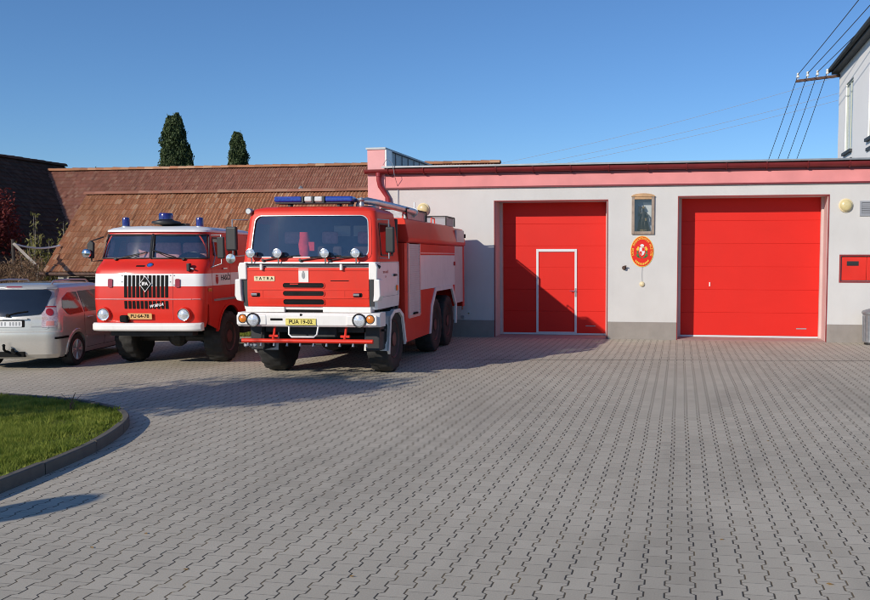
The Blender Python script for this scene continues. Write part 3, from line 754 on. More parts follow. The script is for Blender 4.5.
for q in wn_:
    mb = MB()
    for (a, b, c, d) in ((q[0], q[0] + .07, q[2], q[3]), (q[1] - .07, q[1], q[2], q[3]), (q[0] + .07, q[1] - .07, q[3] - .07, q[3]), (q[0] + .07, q[1] - .07, q[2], q[2] + .07), ((q[0] + q[1]) / 2 - .035, (q[0] + q[1]) / 2 + .035, q[2] + .07, q[3] - .07)):
        v = [hp(a, c, -0.04), hp(b, c, -0.04), hp(b, d, -0.04), hp(a, d, -0.04), hp(a, c, -0.12), hp(b, c, -0.12), hp(b, d, -0.12), hp(a, d, -0.12)]
        mb.add(v, [(0, 1, 2, 3), (4, 5, 6, 7), (0, 1, 5, 4), (1, 2, 6, 5), (2, 3, 7, 6), (3, 0, 4, 7)])
    fr = mb.build('window', 'house_frame', root)
    mb = MB(); mb.quad(hp(q[0], q[2], -.07), hp(q[1], q[2], -.07), hp(q[1], q[3], -.07), hp(q[0], q[3], -.07)); mb.build('pane', 'house_glass', fr)
    mb = MB()
    for zz, pr in ((q[2] - 0.12, 0.10), (q[2] - 0.42, 0.05)):
        a, b = hp(q[0] - .08, zz, -0.02), hp(q[1] + .08, zz, -0.02)
        w_ = [a, b, b - U * (pr + .02), a - U * (pr + .02)]
        mb.add([tuple(x) for x in w_] + [tuple(x + Z * 0.10) for x in w_], [(3, 2, 1, 0), (4, 5, 6, 7), (0, 1, 5, 4), (1, 2, 6, 5), (2, 3, 7, 6), (3, 0, 4, 7)])
    mb.build('sill', 'slate', fr)
# hipped roof with a boxed dark eave and gutter
oh = 0.26; c4 = [hp(-oh, zE, oh), hp(D1 + oh, zE, oh), hp(D1 + oh, zE) + U * (W1 + oh), hp(-oh, zE) + U * (W1 + oh)]
mb = MB(); mb.add([tuple(x) for x in c4] + [tuple(x + Z * .20) for x in c4], [(3, 2, 1, 0), (0, 1, 5, 4), (1, 2, 6, 5), (2, 3, 7, 6), (3, 0, 4, 7)]); mb.build('eave', 'slate', root)
ctr = (c4[0] + c4[2]) / 2; r0 = ctr + NN * 0.8 + Z * 3.6; r1 = ctr - NN * 0.8 + Z * 3.6; up_ = [x + Z * .20 for x in c4]
mb = MB(); mb.add([tuple(x) for x in up_ + [r0, r1]], [(0, 1, 5, 4), (1, 2, 5), (2, 3, 4, 5), (3, 0, 4)]); mb.build('roof', 'tiles_dark', root, normals=False)
mb = MB(); g0 = c4[0] - U * .07 + Z * .15; g1 = c4[1] - U * .07 + Z * .15; mb.tube([g0, g1], 0.085, 8); mb.build('gutter', 'slate', root)

# bracket and overhead lines
cr = HX + Vector((0, 0, 0)) - NN * 0.12
bz = 9.0
br = thing('wire_bracket', 'rusty steel wire bracket sticking out from the white house corner', 'bracket', cr + Z * bz)
mb = MB(); e_ = -U * 1.62 - Z * .16
for dz_, hh in ((0, 0.05),):
    for off, t_ in ((0.0, 0.012),):
        a = U * 0.02; w4 = [a - NN * .04, e_ - NN * .04, e_ + NN * .04, a + NN * .04]
        mb.add([tuple(x - Z * .05) for x in w4] + [tuple(x + Z * .05) for x in w4], [(3, 2, 1, 0), (4, 5, 6, 7), (0, 1, 5, 4), (1, 2, 6, 5), (2, 3, 7, 6), (3, 0, 4, 7)])
mb.build('beam', 'rust', br, bevel=0.008)
ins = []
for k in range(4):
    p = e_ * ((1.55 - 0.36 * k) / 1.62); ins.append(cr + Z * (bz + 0.24) + p)
    mb = MB(); mb.cyl(p + Z * .05, p + Z * .15, 0.012, n=6); mb.lathe([(0.02, .12), (0.06, .13), (0.055, .19), (0.03, .21), (0.05, .25), (0.04, .30), (0.0, .31)], p, 'z', 12); mb.build('insulator', 'porcelain', br, smooth=40)
def wire(a, b, sag, r, label, mat='wire', grp='power lines at the house bracket', n=14):
    mb = MB(); pts = [a + (b - a) * (i / n) - Z * (sag * 4 * (i / n) * (1 - i / n)) for i in range(n + 1)]
    mb.tube([tuple(p - a) for p in pts], r, 5)
    return tag(mb.build('power_line', mat, loc=a), label, 'wire', grp)
fr_l = ['leftmost', 'second', 'third', 'rightmost']
for k, p in enumerate(ins[:3]):
    wire(p, p + Vector((-3.3 + .45 * k, -32, 1.75)), 0.25, 0.014, 'overhead wire climbing from the bracket toward the viewer, %s of three' % ['leftmost', 'middle', 'rightmost'][k])
for k, p in enumerate(ins):
    wire(p - Z * .02, Vector((10.35 + .45 * k, 41.5 , 4.9)), 0.1, 0.0135, 'overhead wire dropping from the bracket behind the station roof, %s of four' % fr_l[k])
for k, (z0, z1) in enumerate(((13.2, 7.7), (12.45, 7.35), (12.3, 7.0))):
    wire(Vector((-9.0, 62 , z1 )), Vector((19.5 + k, 50.0, z0)), 0.5, 0.011, 'faint thin wire crossing the sky above the station roof, %s of three' % ['highest', 'middle', 'lowest'][k], 'wire_pale', 'distant wires across the sky')
# ================================================================ fire station
ST = thing('fire_station', 'low grey fire station with pink fascia and two red bay doors', 'building', WO, WALL_A)
S0, S1 = -3.06, 11.5; DEP = 0.75
HOLES = {'left': (0.42, 3.385, -0.02, 3.59), 'right': (5.21, 8.874, -0.02, 3.655), 'shrine': (4.06, 4.56, 2.76, 3.63), 'meter': (9.20, 10.45, 1.53, 2.155)}
DEPTH = {'left': DEP, 'right': DEP, 'shrine': 0.26, 'meter': 0.10}
wb = MB(); xs = sorted(set([S0 + 0.49, S1] + [x for h in HOLES.values() for x in h[:2]])); zs = sorted(set([-0.02, 0.45, 4.27] + [x for h in HOLES.values() for x in h[2:]]))
def inh(x, z): return any(h[0] < x < h[1] and h[2] < z < h[3] for h in HOLES.values())
for i in range(len(xs) - 1):
    for j in range(len(zs) - 1):
        if not inh((xs[i] + xs[i + 1]) / 2, (zs[j] + zs[j + 1]) / 2): wb.quad((xs[i], 0, zs[j]), (xs[i + 1], 0, zs[j]), (xs[i + 1], 0, zs[j + 1]), (xs[i], 0, zs[j + 1]))
for k, (a, b, c, d) in HOLES.items():
    y = DEPTH[k]
    wb.quad((a, 0, c), (a, 0, d), (a, y, d), (a, y, c)); wb.quad((b, 0, c), (b, y, c), (b, y, d), (b, 0, d)); wb.quad((a, 0, d), (b, 0, d), (b, y, d), (a, y, d))
    if k in ('shrine', 'meter'): wb.quad((a, y, c), (b, y, c), (b, y, d), (a, y, d)); wb.quad((a, 0, c), (b, 0, c), (b, y, c), (a, y, c))
bk = 5.6
wb.quad((S1, 0, -.02), (S1, bk, -.02), (S1, bk, 4.5), (S1, 0, 4.5)); wb.quad((S0 + .03, .35, -.02), (S0 + .03, bk, -.02), (S0 + .03, bk, 4.5), (S0 + .03, .35, 4.5)); wb.quad((S0, bk, -.02), (S1, bk, -.02), (S1, bk, 4.5), (S0, bk, 4.5))
wb.build('wall', 'render_wall', ST, normals=False)
for a, b in ((S0 + .5, 0.395), (3.41, 5.185), (8.90, S1)):
    mb = MB(); mb.box(a, b, -0.022, 0.006, -0.02, 0.45); mb.build('plinth', 'plinth', ST, bevel=0.006)
mb = MB(); mb.box(S0 + .49, S1, -0.045, 0.0, 3.985, 4.28); mb.build('fascia', 'pink', ST)
mb = MB(); mb.box(S0 + .49, S1, -0.062, 0.0, 3.945, 3.982); mb.build('drip_moulding', 'maroon', ST)
# eaves gutter: half-round channel on a soffit board, brackets as part of it
gt = MB(); pr = []
for q in range(9):
    t = pi + pi * q / 8; pr.append((-0.155 + 0.085 * cos(t), 4.455 + 0.115 * sin(t)))
pr2 = [(-0.155 + 0.078 * cos(pi + pi * q / 8), 4.455 + 0.106 * sin(pi + pi * q / 8)) for q in range(8, -1, -1)]
gt.prism(pr + pr2, 'yz', S0 - .04, S1)
gt.box(S0 + .49, S1, -0.075, 0.0, 4.285, 4.50)
for k in range(15):
    s_ = S0 + .6 + k * 0.98
    gt.prism([(-0.25 , 4.47), (-0.25 , 4.44), (-0.215, 4.36), (-0.155, 4.325), (-0.09, 4.36), (-0.07, 4.33), (-0.155, 4.312), (-0.225, 4.35), (-0.262, 4.44), (-0.262, 4.47)], 'yz', s_, s_ + .03)
gut = gt.build('gutter', 'maroon', ST, smooth=40)
mb = MB(); mb.box(S0 + .45, S1, -0.235, 0.6, 4.505, 4.535); mb.box(S0 + .45, S1, -0.24, -0.225, 4.49, 4.504); mb.build('roof_edge', 'zinc', ST)
mb = MB(); mb.box(S0 + .4, S1, 0.6, bk, 4.40, 4.50); mb.build('roof', 'zinc', ST)
# pier and parapet wall at the left end
mb = MB(); mb.box(S0, S0 + .49, -0.07, 0.35, -0.02, 5.0); mb.build('pier', 'pale_pink', ST, bevel=0.01)
mb = MB(); mb.box(S0 - .03, S0 + .52, -0.10, 5.7, 5.002, 5.05); mb.build('coping', 'zinc', ST)
mb = MB(); mb.box(S0 + .03, S0 + .455, 0.35, bk, 4.3, 5.0)
for k in range(9): mb.box(S0 + .455, S0 + .475, 0.9 + k * 0.55, 0.925 + k * 0.55, 4.5, 4.99)
mb.build('parapet', 'zinc', ST)
mb = MB(); mb.box(S0 + .492, S0 + .53, -0.07, 0.40, 4.54, 5.0); mb.build('flashing', 'white_paint', ST)
# downpipe with swan neck
mb = MB(); px_ = -2.72
mb.tube([(px_, -.155, 4.36), (px_, -.155, 4.18), (px_ + .03, -.14, 4.02), (px_ + .13, -.10, 3.86), (px_ + .22, -.075, 3.72), (px_ + .25, -.075, 3.5), (px_ + .25, -.075, 0.25), (px_ + .25, -.16, 0.12)], 0.062, 12)
mb.cyl((px_, -.155, 4.37), (px_, -.155, 4.28), 0.075, n=12)
dp = mb.build('downpipe', 'pipe_red', ST, smooth=40)
for z in (3.4, 2.0, 0.7):
    mb = MB(); mb.lathe([(0.066, z), (0.075, z), (0.075, z + .03), (0.066, z + .03)], (px_ + .25, -.075, 0), 'z', 12); mb.build('bracket', 'galv', dp)
# thin conductor cable beside the pipe
mb = MB(); mb.tube([(-2.55, -.28, 4.56), (-2.42, -.33, 4.72), (-2.28, -.30, 4.60), (-2.24, -.27, 4.3), (-2.23, -.03, 4.0), (-2.22, -.03, 3.0), (-2.2, -.03, 0.05)], 0.008, 6); mb.build('cable', 'alu', ST)

def bay(key, wicket):
    a, b, c, d = HOLES[key]; y = DEP
    dm = MB(); n = 6; z0, z1 = 0.075, d + 0.02; hs = (z1 - z0) / n
    for k in range(n):
        zb = z0 + k * hs; zt = zb + hs - 0.007
        segs_ = [(a - .02, b + .02)]
        for s0, s1 in segs_: dm.box(s0, s1, y - .045, y, zb, zt)
    dm.box(a - .02, b + .02, y - .035, y, z0, z1)
    door = dm.build('garage_door', 'door_red', ST, bevel=0.006)
    mb = MB(); mb.box(a, b, y - .055, y + .01, 0.028, 0.073); mb.build('bottom_seal', 'door_frame_white', door)
    mb = MB(); mb.box(a + .04, b - .04, y - .05, y + .01, 0.004, 0.027); mb.build('rubber_strip', 'rubber', door)
    mb = MB(); mb.box(b - .62, b - .36, y - .049, y - .044, 0.26, 0.285); mb.build('maker_plate', 'grille_grey', door)
    # painted jambs and corner strips
    tr = MB(); e = 0.022
    tr.box(a - e, a, -0.012, 0.03, 0, d + e); tr.box(b, b + e, -0.012, 0.03, 0, d + e); tr.box(a, b, -0.012, 0.03, d, d + e)
    tr.build('door_surround', 'trim_red', ST)
    for x0, x1, x2, x3 in ((a + .001, a + .075, a + .0015, a + .012), (b - .075, b - .001, b - .012, b - .0015)):
        jb = MB(); jb.box(x0, x1, y - .16, y - .048, 0.03, d - .001); jb.build('guide_rail', 'jamb', ST)
        jb = MB(); jb.box(x2, x3, 0.035, y - .162, 0.02, d - .001); jb.build('jamb_lining', 'jamb', ST)
    th = MB(); th.prism([(-0.10, 0.0), (y + .05, 0.0), (y + .05, 0.026), (0.0, 0.018)], 'yz', a + .002, b - .002); th.build('threshold', 'threshold', ST)
    return door, y
dl, y = bay('left', True)
f = MB(); a0, a1, t0, t1 = 1.412, 2.522, 0.075, 2.345; w_ = 0.062
f.box(a0, a0 + w_, y - .066, y - .04, t0, t1); f.box(a1 - w_, a1, y - .066, y - .04, t0, t1); f.box(a0 + w_, a1 - w_, y - .066, y - .04, t1 - .075, t1); f.box(a0 + w_, a1 - w_, y - .066, y - .04, t0, t0 + .03)
wk = f.build('wicket_door', 'door_frame_white', dl, bevel=0.004)
mb = MB(); hx, hz = a1 - .035, 1.22
mb.box(hx - .02, hx + .02, y - .078, y - .066, hz - .16, hz + .07); mb.tube([(hx, y - .07, hz), (hx, y - .12, hz), (hx - .03, y - .125, hz), (hx - .15, y - .125, hz)], 0.011, 8); mb.build('handle', 'chrome', wk, smooth=40)
dr_, y = bay('right', False)
mb = MB(); mb.box(6.02, 6.05, y - .062, y - .044, 1.36, 1.47); mb.build('handle', 'white_paint', dr_, bevel=0.004)
# vent grille and meter cabinet doors
vf = MB(); v0, v1, z0, z1 = 9.615, 10.25, 3.14, 3.505
vf.box(v0, v1, -0.03, 0.0, z0, z0 + .04); vf.box(v0, v1, -0.03, 0.0, z1 - .04, z1); vf.box(v0, v0 + .04, -0.03, 0.0, z0 + .04, z1 - .04); vf.box(v1 - .04, v1, -0.03, 0.0, z0 + .04, z1 - .04); vf.box(v0 + .04, v1 - .04, -0.006, -.002, z0 + .04, z1 - .04)
for k in range(6):
    zz = z0 + .05 + k * .045; vf.add([(v0 + .04, -.03, zz), (v1 - .04, -.03, zz), (v1 - .04, -.008, zz + .04), (v0 + .04, -.008, zz + .04), (v0 + .04, -.026, zz - .004), (v1 - .04, -.026, zz - .004)], [(0, 1, 2, 3), (0, 4, 5, 1)])
vf.build('vent_grille', 'grille_grey', ST)
ms, me_, mz0, mz1 = HOLES['meter']
for k in range(2):
    w2 = (me_ - ms - .06) / 2; s0 = ms + .03 + k * w2
    mb = MB(); mb.box(s0 + .004, s0 + w2 - .004, 0.045, 0.098, mz0 + .02, mz1 - .02); cd_ = mb.build('meter_door', 'ifa_red', ST, bevel=0.008)
    mb = MB(); mb.box(s0 + .12, s0 + .40, 0.036, 0.044, mz1 - .24, mz1 - .13); mb.build('window', 'car_glass', cd_)
mb = MB()
for q in ((ms - .035, ms, mz0 - .035, mz1 + .035), (me_, me_ + .035, mz0 - .035, mz1 + .035)): mb.box(q[0], q[1], -.012, .01, q[2], q[3])
mb.box(ms, me_, -.012, .01, mz1, mz1 + .035); mb.box(ms, me_, -.012, .01, mz0 - .035, mz0); mb.build('meter_frame', 'trim_red', ST)
# small fittings on the wall
mb = MB(); mb.lathe([(0.0, -.055), (0.04, -.05), (0.062, -.03), (0.07, 0)], (4.30, 0, 1.43), 'y', 16); bell = mb.build('doorbell', 'cream', ST, smooth=40)
mb = MB(); mb.tube([(4.30, -.006, 1.87), (4.295, -.006, 1.7), (4.30, -.006, 1.48)], 0.007, 6); mb.build('cable', 'grille_grey', bell)
mb = MB(); mb.lathe([(0.0, -.10), (0.035, -.10), (0.04, -.03), (0.055, -.03), (0.055, 0)], (3.835, 0, 1.85), 'y', 16); mb.tube([(3.835, -.06, 1.85), (3.87, -.10, 1.90), (3.90, -.10, 1.89)], 0.018, 8); mb.build('key_switch', 'rust', ST, smooth=40)
mb = MB(); mb.box(-.51, -.42, -.04, 0, .49, .57); mb.build('socket', 'grille_grey', ST, bevel=0.006)
mb = MB(); mb.lathe([(0.0, -.03), (0.02, -.03), (0.025, 0)], (-.3, 0, .63), 'y', 10); mb.build('wall_tap', 'chrome', ST)
for lab, s_ in (('round yellowish bulkhead lamp on the wall above the newer fire engine', -1.53), ('round yellowish bulkhead lamp on the wall near the vent grille', 9.28)):
    p = wl(s_, 0, 3.40); t = thing('wall_lamp', lab, 'lamp', p, WALL_A, 'bulkhead lamps on the station wall')
    mb = MB(); mb.lathe([(0.165, 0), (0.17, -.03), (0.155, -.045), (0.14, -.045)], ax='y', n=28); mb.build('base', 'cream', t, smooth=40)
    mb = MB(); mb.lathe([(0.145, -.04), (0.14, -.075), (0.105, -.105), (0.05, -.118), (0.0, -.12)], ax='y', n=28); mb.build('diffuser', 'lamp_glass', t, smooth=60)

# shrine: framed niche with arched top, glazed, figure inside
p = wl(4.31, 0, 2.74); sh = thing('wall_shrine', 'glazed wooden wall shrine with arched top above the oval sign', 'shrine', p, WALL_A)
fm = MB(); W2, H2 = 0.29, 0.93
out = [(-W2, -.03), (W2, -.03), (W2, H2)] + [(W2 * cos(t), H2 + 0.085 * sin(t)) for t in [pi * k / 12 for k in range(1, 12)]] + [(-W2, H2)]
inn = [(-.215, .05), (.215, .05), (.215, .87), (-.215, .87)]
fm.box(-W2, -.215, -.05, .012, -.03, H2 - .001); fm.box(.215, W2, -.05, .012, -.03, H2 - .001); fm.box(-.215, .215, -.05, .012, -.03, .045)
fm.build('frame', 'wood', sh, bevel=0.008)
fm = MB(); top = [(-.215, .875), (.215, .875), (.215, H2), ] ; ar = [(-W2 - .015, H2)] + [((W2 + .015) * cos(t), H2 + .085 * sin(t)) for t in [pi - pi * k / 14 for k in range(1, 14)]] + [(W2 + .015, H2)]
fm.prism(ar, 'xz', -.06, .01); fm.box(-.215, .215, -.045, .01, .862, H2 - .001); fm.build('arched_top', 'wood_light', sh, bevel=0.006)
mb = MB(); mb.quad((-.215, -.02, .045), (.215, -.02, .045), (.215, -.02, .862), (-.215, -.02, .862)); mb.build('pane', 'pane', sh)
mb = MB(); mb.box(-.245, .245, .235, .25, .03, .88); mb.box(-.245, -.235, .02, .234, .03, .88); mb.box(.235, .245, .02, .234, .03, .88); mb.box(-.234, .234, .02, .234, .022, .04); mb.build('lining', 'niche', sh)
mb = MB(); mb.box(-.01, .20, .222, .228, .42, .80); mb.build('card', 'paper', sh)
# statue of a saint in armour: one skinned figure
def skin_figure(name, J, E, mat, parent, sub=2):
    me = D.meshes.new(name); me.from_pydata([j[0] for j in J], E, []); o = D.objects.new(name, me); COL.objects.link(o)
    if parent: o.parent = parent
    sk = o.modifiers.new('skin', 'SKIN'); o.data.skin_vertices[0].data[0].use_root = True
    for i, j in enumerate(J): o.data.skin_vertices[0].data[i].radius = j[1] if isinstance(j[1], tuple) else (j[1], j[1])
    o.modifiers.new('sub', 'SUBSURF').levels = sub; o.modifiers['sub'].render_levels = sub
    me.materials.append(MT[mat]); return o
p = wl(4.31, 0.13, 2.785); sv = thing('saint_statue', 'dark statue of a helmeted saint with bucket and banner inside the shrine', 'statue', p, WALL_A)
J = [((0, 0, .34), (.052, .04)), ((0, 0, .45), (.055, .042)), ((0, -.005, .52), (.028, .026)), ((0, -.01, .575), (.034, .038)), ((0, -.008, .615), (.02, .022)),
     ((.075, 0, .475), .024), ((.115, -.03, .39), .02), ((.07, -.085, .35), .017), ((-.075, 0, .475), .024), ((-.125, -.01, .40), .02), ((-.12, -.05, .48), .017),
     ((.035, 0, .27), .034), ((.042, -.015, .15), .026), ((.045, 0, .03), .02), ((.05, -.04, .012), .016), ((-.035, 0, .27), .034), ((-.042, -.01, .15), .026), ((-.048, .005, .03), .02), ((-.055, -.035, .012), .016)]
E_ = [(0, 1), (1, 2), (2, 3), (3, 4), (1, 5), (5, 6), (6, 7), (1, 8), (8, 9), (9, 10), (0, 11), (11, 12), (12, 13), (13, 14), (0, 15), (15, 16), (16, 17), (17, 18)]
skin_figure('figure', J, E_, 'bronze', sv)
mb = MB()
cap = []
for j in range(9):
    z = .50 - .06 * j
    for k in range(9):
        t = -0.2 + 1.4 * k / 8 * pi / 1.0; a = pi * k / 8; wd = .07 + .012 * j; cap.append((wd * cos(a) * (1 + .05 * sin(5 * a + j)), .03 + (.035 + .004 * j) * sin(a) + .006 * sin(7 * a), z))
mb.add(cap, [(j * 9 + k, j * 9 + k + 1, (j + 1) * 9 + k + 1, (j + 1) * 9 + k) for j in range(8) for k in range(8)]); mb.build('cloak', 'bronze', sv, smooth=60)
mb = MB(); mb.lathe([(0.0, .655), (.02, .65), (.036, .62), (.04, .60), (.052, .592), (.05, .588)], (0, -.01, 0), 'z', 14); mb.ball((0, .01, .665), (.008, .03, .02), 8, 6); mb.build('helmet', 'gold', sv, smooth=50)
mb = MB(); mb.tube([(-.135, -.055, .05), (-.118, -.052, .66)], .006, 6); mb.add([(-.118, -.05, .65), (-.118, -.05, .50), (-.06, -.05, .49), (-.03, -.045, .53), (-.06, -.05, .58), (-.02, -.05, .63)], [(0, 1, 2, 3, 4, 5)]); mb.build('banner', 'bronze', sv)
mb = MB(); mb.lathe([(.022, .27), (.032, .34), (.028, .335), (.0, .29)], (.07, -.095, 0), 'z', 12); mb.lathe([(0, .09), (.09, .085), (.075, .03), (.09, .0)], (.0, 0, -.03), 'z', 4); mb.build('bucket', 'gold', sv)

# oval sign with emblem
p = wl(4.292, -0.012, 2.272); sg = thing('oval_sign', 'red oval fire brigade sign with yellow border and coat of arms', 'sign', p, WALL_A)
def ell(mb, a, b, y0, y1, cx=0, cz=0, n=40, mi=0): mb.prism([(cx + a * cos(2 * pi * k / n), cz + b * sin(2 * pi * k / n)) for k in range(n)], 'xz', y0, y1, mi)
mb = MB(); ell(mb, .297, .40, .0, .012); mb.build('rim', 'sign_yellow', sg)
mb = MB(); ell(mb, .28, .382, -.006, -.001); mb.build('face', 'sign_red', sg)
mb = MB()
def arc_text(mb, body, a, b, size, t0, t1, flip):
    n_ = len(body)
    for i, ch in enumerate(body):
        if ch == ' ': continue
        t = R(t0 + (t1 - t0) * i / max(1, n_ - 1)); cx, cz = a * cos(t), b * sin(t); nx, nz = cos(t) / a, sin(t) / b; l = math.hypot(nx, nz); nx, nz = nx / l, nz / l
        if flip: nx, nz = -nx, -nz
        rx, rz = nz, -nx                                    # reading direction
        vs, fs = text_geo(ch, size, bold=0.002)
        mb.add([(cx + rx * x + nx * y_, -.0095, cz + rz * x + nz * y_) for x, y_ in vs], fs)
arc_text(mb, 'SBOR DOBROVOLNÝCH HASIČŮ', .238, .335, .068, 196, -16, False)
for k in range(9):
    t = R(228 + 84 * k / 8); mb.prism([(.232 * cos(t) + dx, .325 * sin(t) + dz) for dx, dz in ((-.017, -.03), (.012, -.026), (.017, .024), (-.01, .03))], 'xz', -.011, -.0065)
mb.build('lettering', 'sign_yellow', sg)
em = MB()
sh_ = [(-.06, .07), (.06, .07), (.062, -.02), (.04, -.065), (0, -.09), (-.04, -.065), (-.062, -.02)]
em.prism(sh_, 'xz', -.012, -.007, 0)
em.prism([(-.002, .066), (.056, .066), (.058, .0), (-.002, .0)], 'xz', -.0145, -.0125, 1); em.prism([(-.058, -.005), (-.005, -.005), (-.005, -.082), (-.04, -.06)], 'xz', -.0145, -.0125, 1)
ell(em, .045, .03, -.012, -.007, 0, .105, 16, 0); em.box(-.03, .03, -.012, -.007, .072, .082, 2)
for s_ in (-1, 1):
    for k in range(5):
        t = R(-80 + 40 * k); cx, cz = s_ * (.085 + .018 * cos(t)), -.02 + .085 * sin(t)
        em.prism([(cx + .032 * cos(q) * (1 if k % 2 else .7), cz + .026 * sin(q)) for q in [2 * pi * j / 8 for j in range(8)]], 'xz', -.0125 - .0004 * k, -.0075, 3 if k < 3 else 2)
    em.prism([(s_ * .02, -.12), (s_ * .13, -.075), (s_ * .135, -.095), (s_ * .03, -.145)], 'xz', -.0125, -.0075, 3)
em.v = [(x * 1.12, y, .01 + z * 1.32) for x, y, z in em.v]
em.build('coat_of_arms', ['sign_white', 'sign_red', 'sign_yellow', 'sign_green'], sg, normals=False)

# litter bin by the wall at the right edge
p = wl(9.93, -0.40, 0); t = thing('litter_bin', 'grey metal litter bin standing by the wall at the right edge', 'bin', p, WALL_A)
mb = MB(); mb.lathe([(0.20, .04), (.235, .06), (.25, .72), (.26, .74), (.245, .745), (.22, .10), (0, .09)], n=28)
for k in range(14):
    a = 2 * pi * k / 14; mb.tube([(.243 * cos(a), .243 * sin(a), .08), (.257 * cos(a), .257 * sin(a), .70)], .008, 5)
mb.build('body', 'galv', t, smooth=40)
mb = MB(); mb.lathe([(.275, .75), (.28, .80), (.25, .83), (.12, .87), (.0, .88)], n=28); mb.lathe([(.262, .75), (.275, .75)], n=28); mb.build('lid', 'zinc', t, smooth=40)
mb = MB(); mb.lathe([(.18, 0), (.21, .0), (.20, .045), (.0, .045)], n=24); mb.build('base', 'dark_metal', t)
# ================================================================ newer fire engine (three axles)
TR = thing('fire_engine', 'three axle red and white fire engine with blue light bar and four spotlights', 'fire engine', (-4.02, 14.685, 0), R(-5.9), 'fire engines parked in the yard')
red, wht = 'tatra_red', 'white_paint'
# cab shell: white below the waist, red above
cab = Loft([(1.22, 1.20, 0.03, 1.55, .10, .06, .05, 0), (1.40, 1.215, 0.0, 1.55, .10, .06, .05, 0), (1.95, 1.215, 0.0, 1.55, .12, .06, .06, 0), (2.045, 1.21, .03, 1.55, .11, .06, .07, 0), (2.10, 1.205, .055, 1.55, .10, .06, .07, 0),
            (2.45, 1.18, .12, 1.55, .09, .08, .08, 0), (2.80, 1.15, .185, 1.55, .09, .10, .09, 0), (2.88, 1.14, .20, 1.55, .10, .11, .09, 0), (2.93, 1.13, .20, 1.54, .12, .12, .09, 0), (2.975, 1.08, .25, 1.50, .16, .13, .09, 0), (3.01, 0.98, .36, 1.40, .22, .15, .08, 0), (3.03, .75, .6, 1.2, .2, .15, .05, 0), (3.035, .3, .85, 1.0, .05, .05, .02, 0)])
fx = lambda x, z: (x / (cab.par(z)[0] - cab.par(z)[3]) + 1) / 2
ws = 0.945
zs = [1.22, 1.30, 1.40, 1.60, 1.80, 1.95, 2.02, 2.045, 2.10, 2.155, 2.30, 2.45, 2.60, 2.72, 2.80, 2.87, 2.88, 2.905, 2.93, 2.955, 2.975, 2.995, 3.01, 3.03, 3.035]
ts = tstations(front=(0.02, 0.98), side=(0.10, 0.72), nf=10, nc=6, ns=8)
def skp(t, z):
    if 2.10 < z < 2.87 and (0.02 < t < 0.98): return True          # windscreen
    if 2.155 < z < 2.72 and (2.10 < t < 2.72 or 6.28 < t < 6.90): return True   # door windows
    return False
mb = MB(); cab.mesh(mb, ts, zs, skp, lambda t, z: 1 if z < 2.045 else 0, cap=True)
mb.build('cab', [red, wht], TR, smooth=38)
F, G = cab.front, cab.right
# windscreen, its rubber seal and red corner filler
a1 = lambda z: 0
def Fw(x, z, off=0.0):
    # panel coordinates that narrow with the cab toward the roof
    hw, yf, yr, rf = cab.par(z)[:4]; k = (hw - rf) / 1.02
    return cab.front(x * k, z, off)
mb = MB(); mb.plate(Fw, -.985, .985, 2.105, 2.865, .12, -.012, .004, n=5, rings=6); mb.build('windscreen', 'wscreen', TR, smooth=60)
mb = MB(); mb.frame(Fw, -.975, .975, 2.125, 2.85, .05, .11, .008, .03); mb.build('windscreen_frame', red, TR, smooth=50)
mb = MB(); mb.frame(Fw, -.968, .968, 2.132, 2.843, .012, .108, .012, .012); mb.build('windscreen_seal', 'galv', TR, smooth=50)
# inside the cab
mb = MB(); mb.box(-1.1, 1.1, .12, .42, 1.98, 2.08); mb.box(-1.12, 1.12, 1.47, 1.50, 1.3, 2.9); mb.box(-1.1, 1.1, .2, 1.46, 1.30, 1.34); mb.box(-.95, .95, .55, 1.45, 2.90, 2.92)
mb.build('cab_interior', 'interior', TR)
for x in (-.72, .0, .68):
    mb = MB(); mb.box(x - .24, x + .24, 1.12, 1.26, 1.75, 2.33); mb.box(x - .25, x + .25, .75, 1.2, 1.62, 1.76); s_ = mb.build('seat', 'seat_dark', TR, bevel=.05)
    mb = MB(); mb.box(x - .15, x + .15, 1.13, 1.23, 2.37, 2.60); mb.build('headrest', 'seat_pink', s_, bevel=.04)
mb = MB(); mb.lathe([(.19, -.012), (.205, 0), (.19, .012), (.178, 0), (.19, -.012)], ax='z', n=28)
for a in (0, 2.1, 4.2): mb.tube([(0, 0, -.05), (.19 * cos(a), .19 * sin(a), 0)], .012, 6)
sw = mb.build('steering_wheel', 'black_plastic', TR, smooth=60, loc=(.62, .52, 2.14)); sw.rotation_euler = (R(38), 0, 0)
mb = MB(); pts = [(-.05, 2.0), (.10, 2.0), (.13, 2.28), (.09, 2.50), (.03, 2.56), (-.03, 2.5), (-.07, 2.3)]
rg4 = random.Random(5); vs = []
for j in range(10):
    z = 2.08 + .055 * j; w_ = .065 + .035 * sin(pi * (j + 1) / 11)
    for k in range(12):
        t = 2 * pi * k / 12; vs.append((-.31 + w_ * cos(t) * (1 + .12 * sin(3 * t + j)), .70 + .06 * sin(t) * (1 + .2 * sin(2 * t + j)), z))
mb.add(vs, [(j * 12 + k, j * 12 + (k + 1) % 12, (j + 1) * 12 + (k + 1) % 12, (j + 1) * 12 + k) for j in range(9) for k in range(12)] + [tuple(range(11, -1, -1)), tuple(108 + k for k in range(12))])
mb.box(-.235, -.12, .68, .76, 2.24, 2.40); mb.build('hanging_jacket', 'jacket_red', TR, smooth=70)
mb = MB(); mb.box(-.02, .30, 1.452, 1.468, 2.52, 2.72); mb.box(.36, .66, 1.452, 1.468, 2.52, 2.72); mb.build('rear_cab_window', 'paper', TR, bevel=.006)  # opaque pale panels: the sunlit view through the rear panes, put into colour
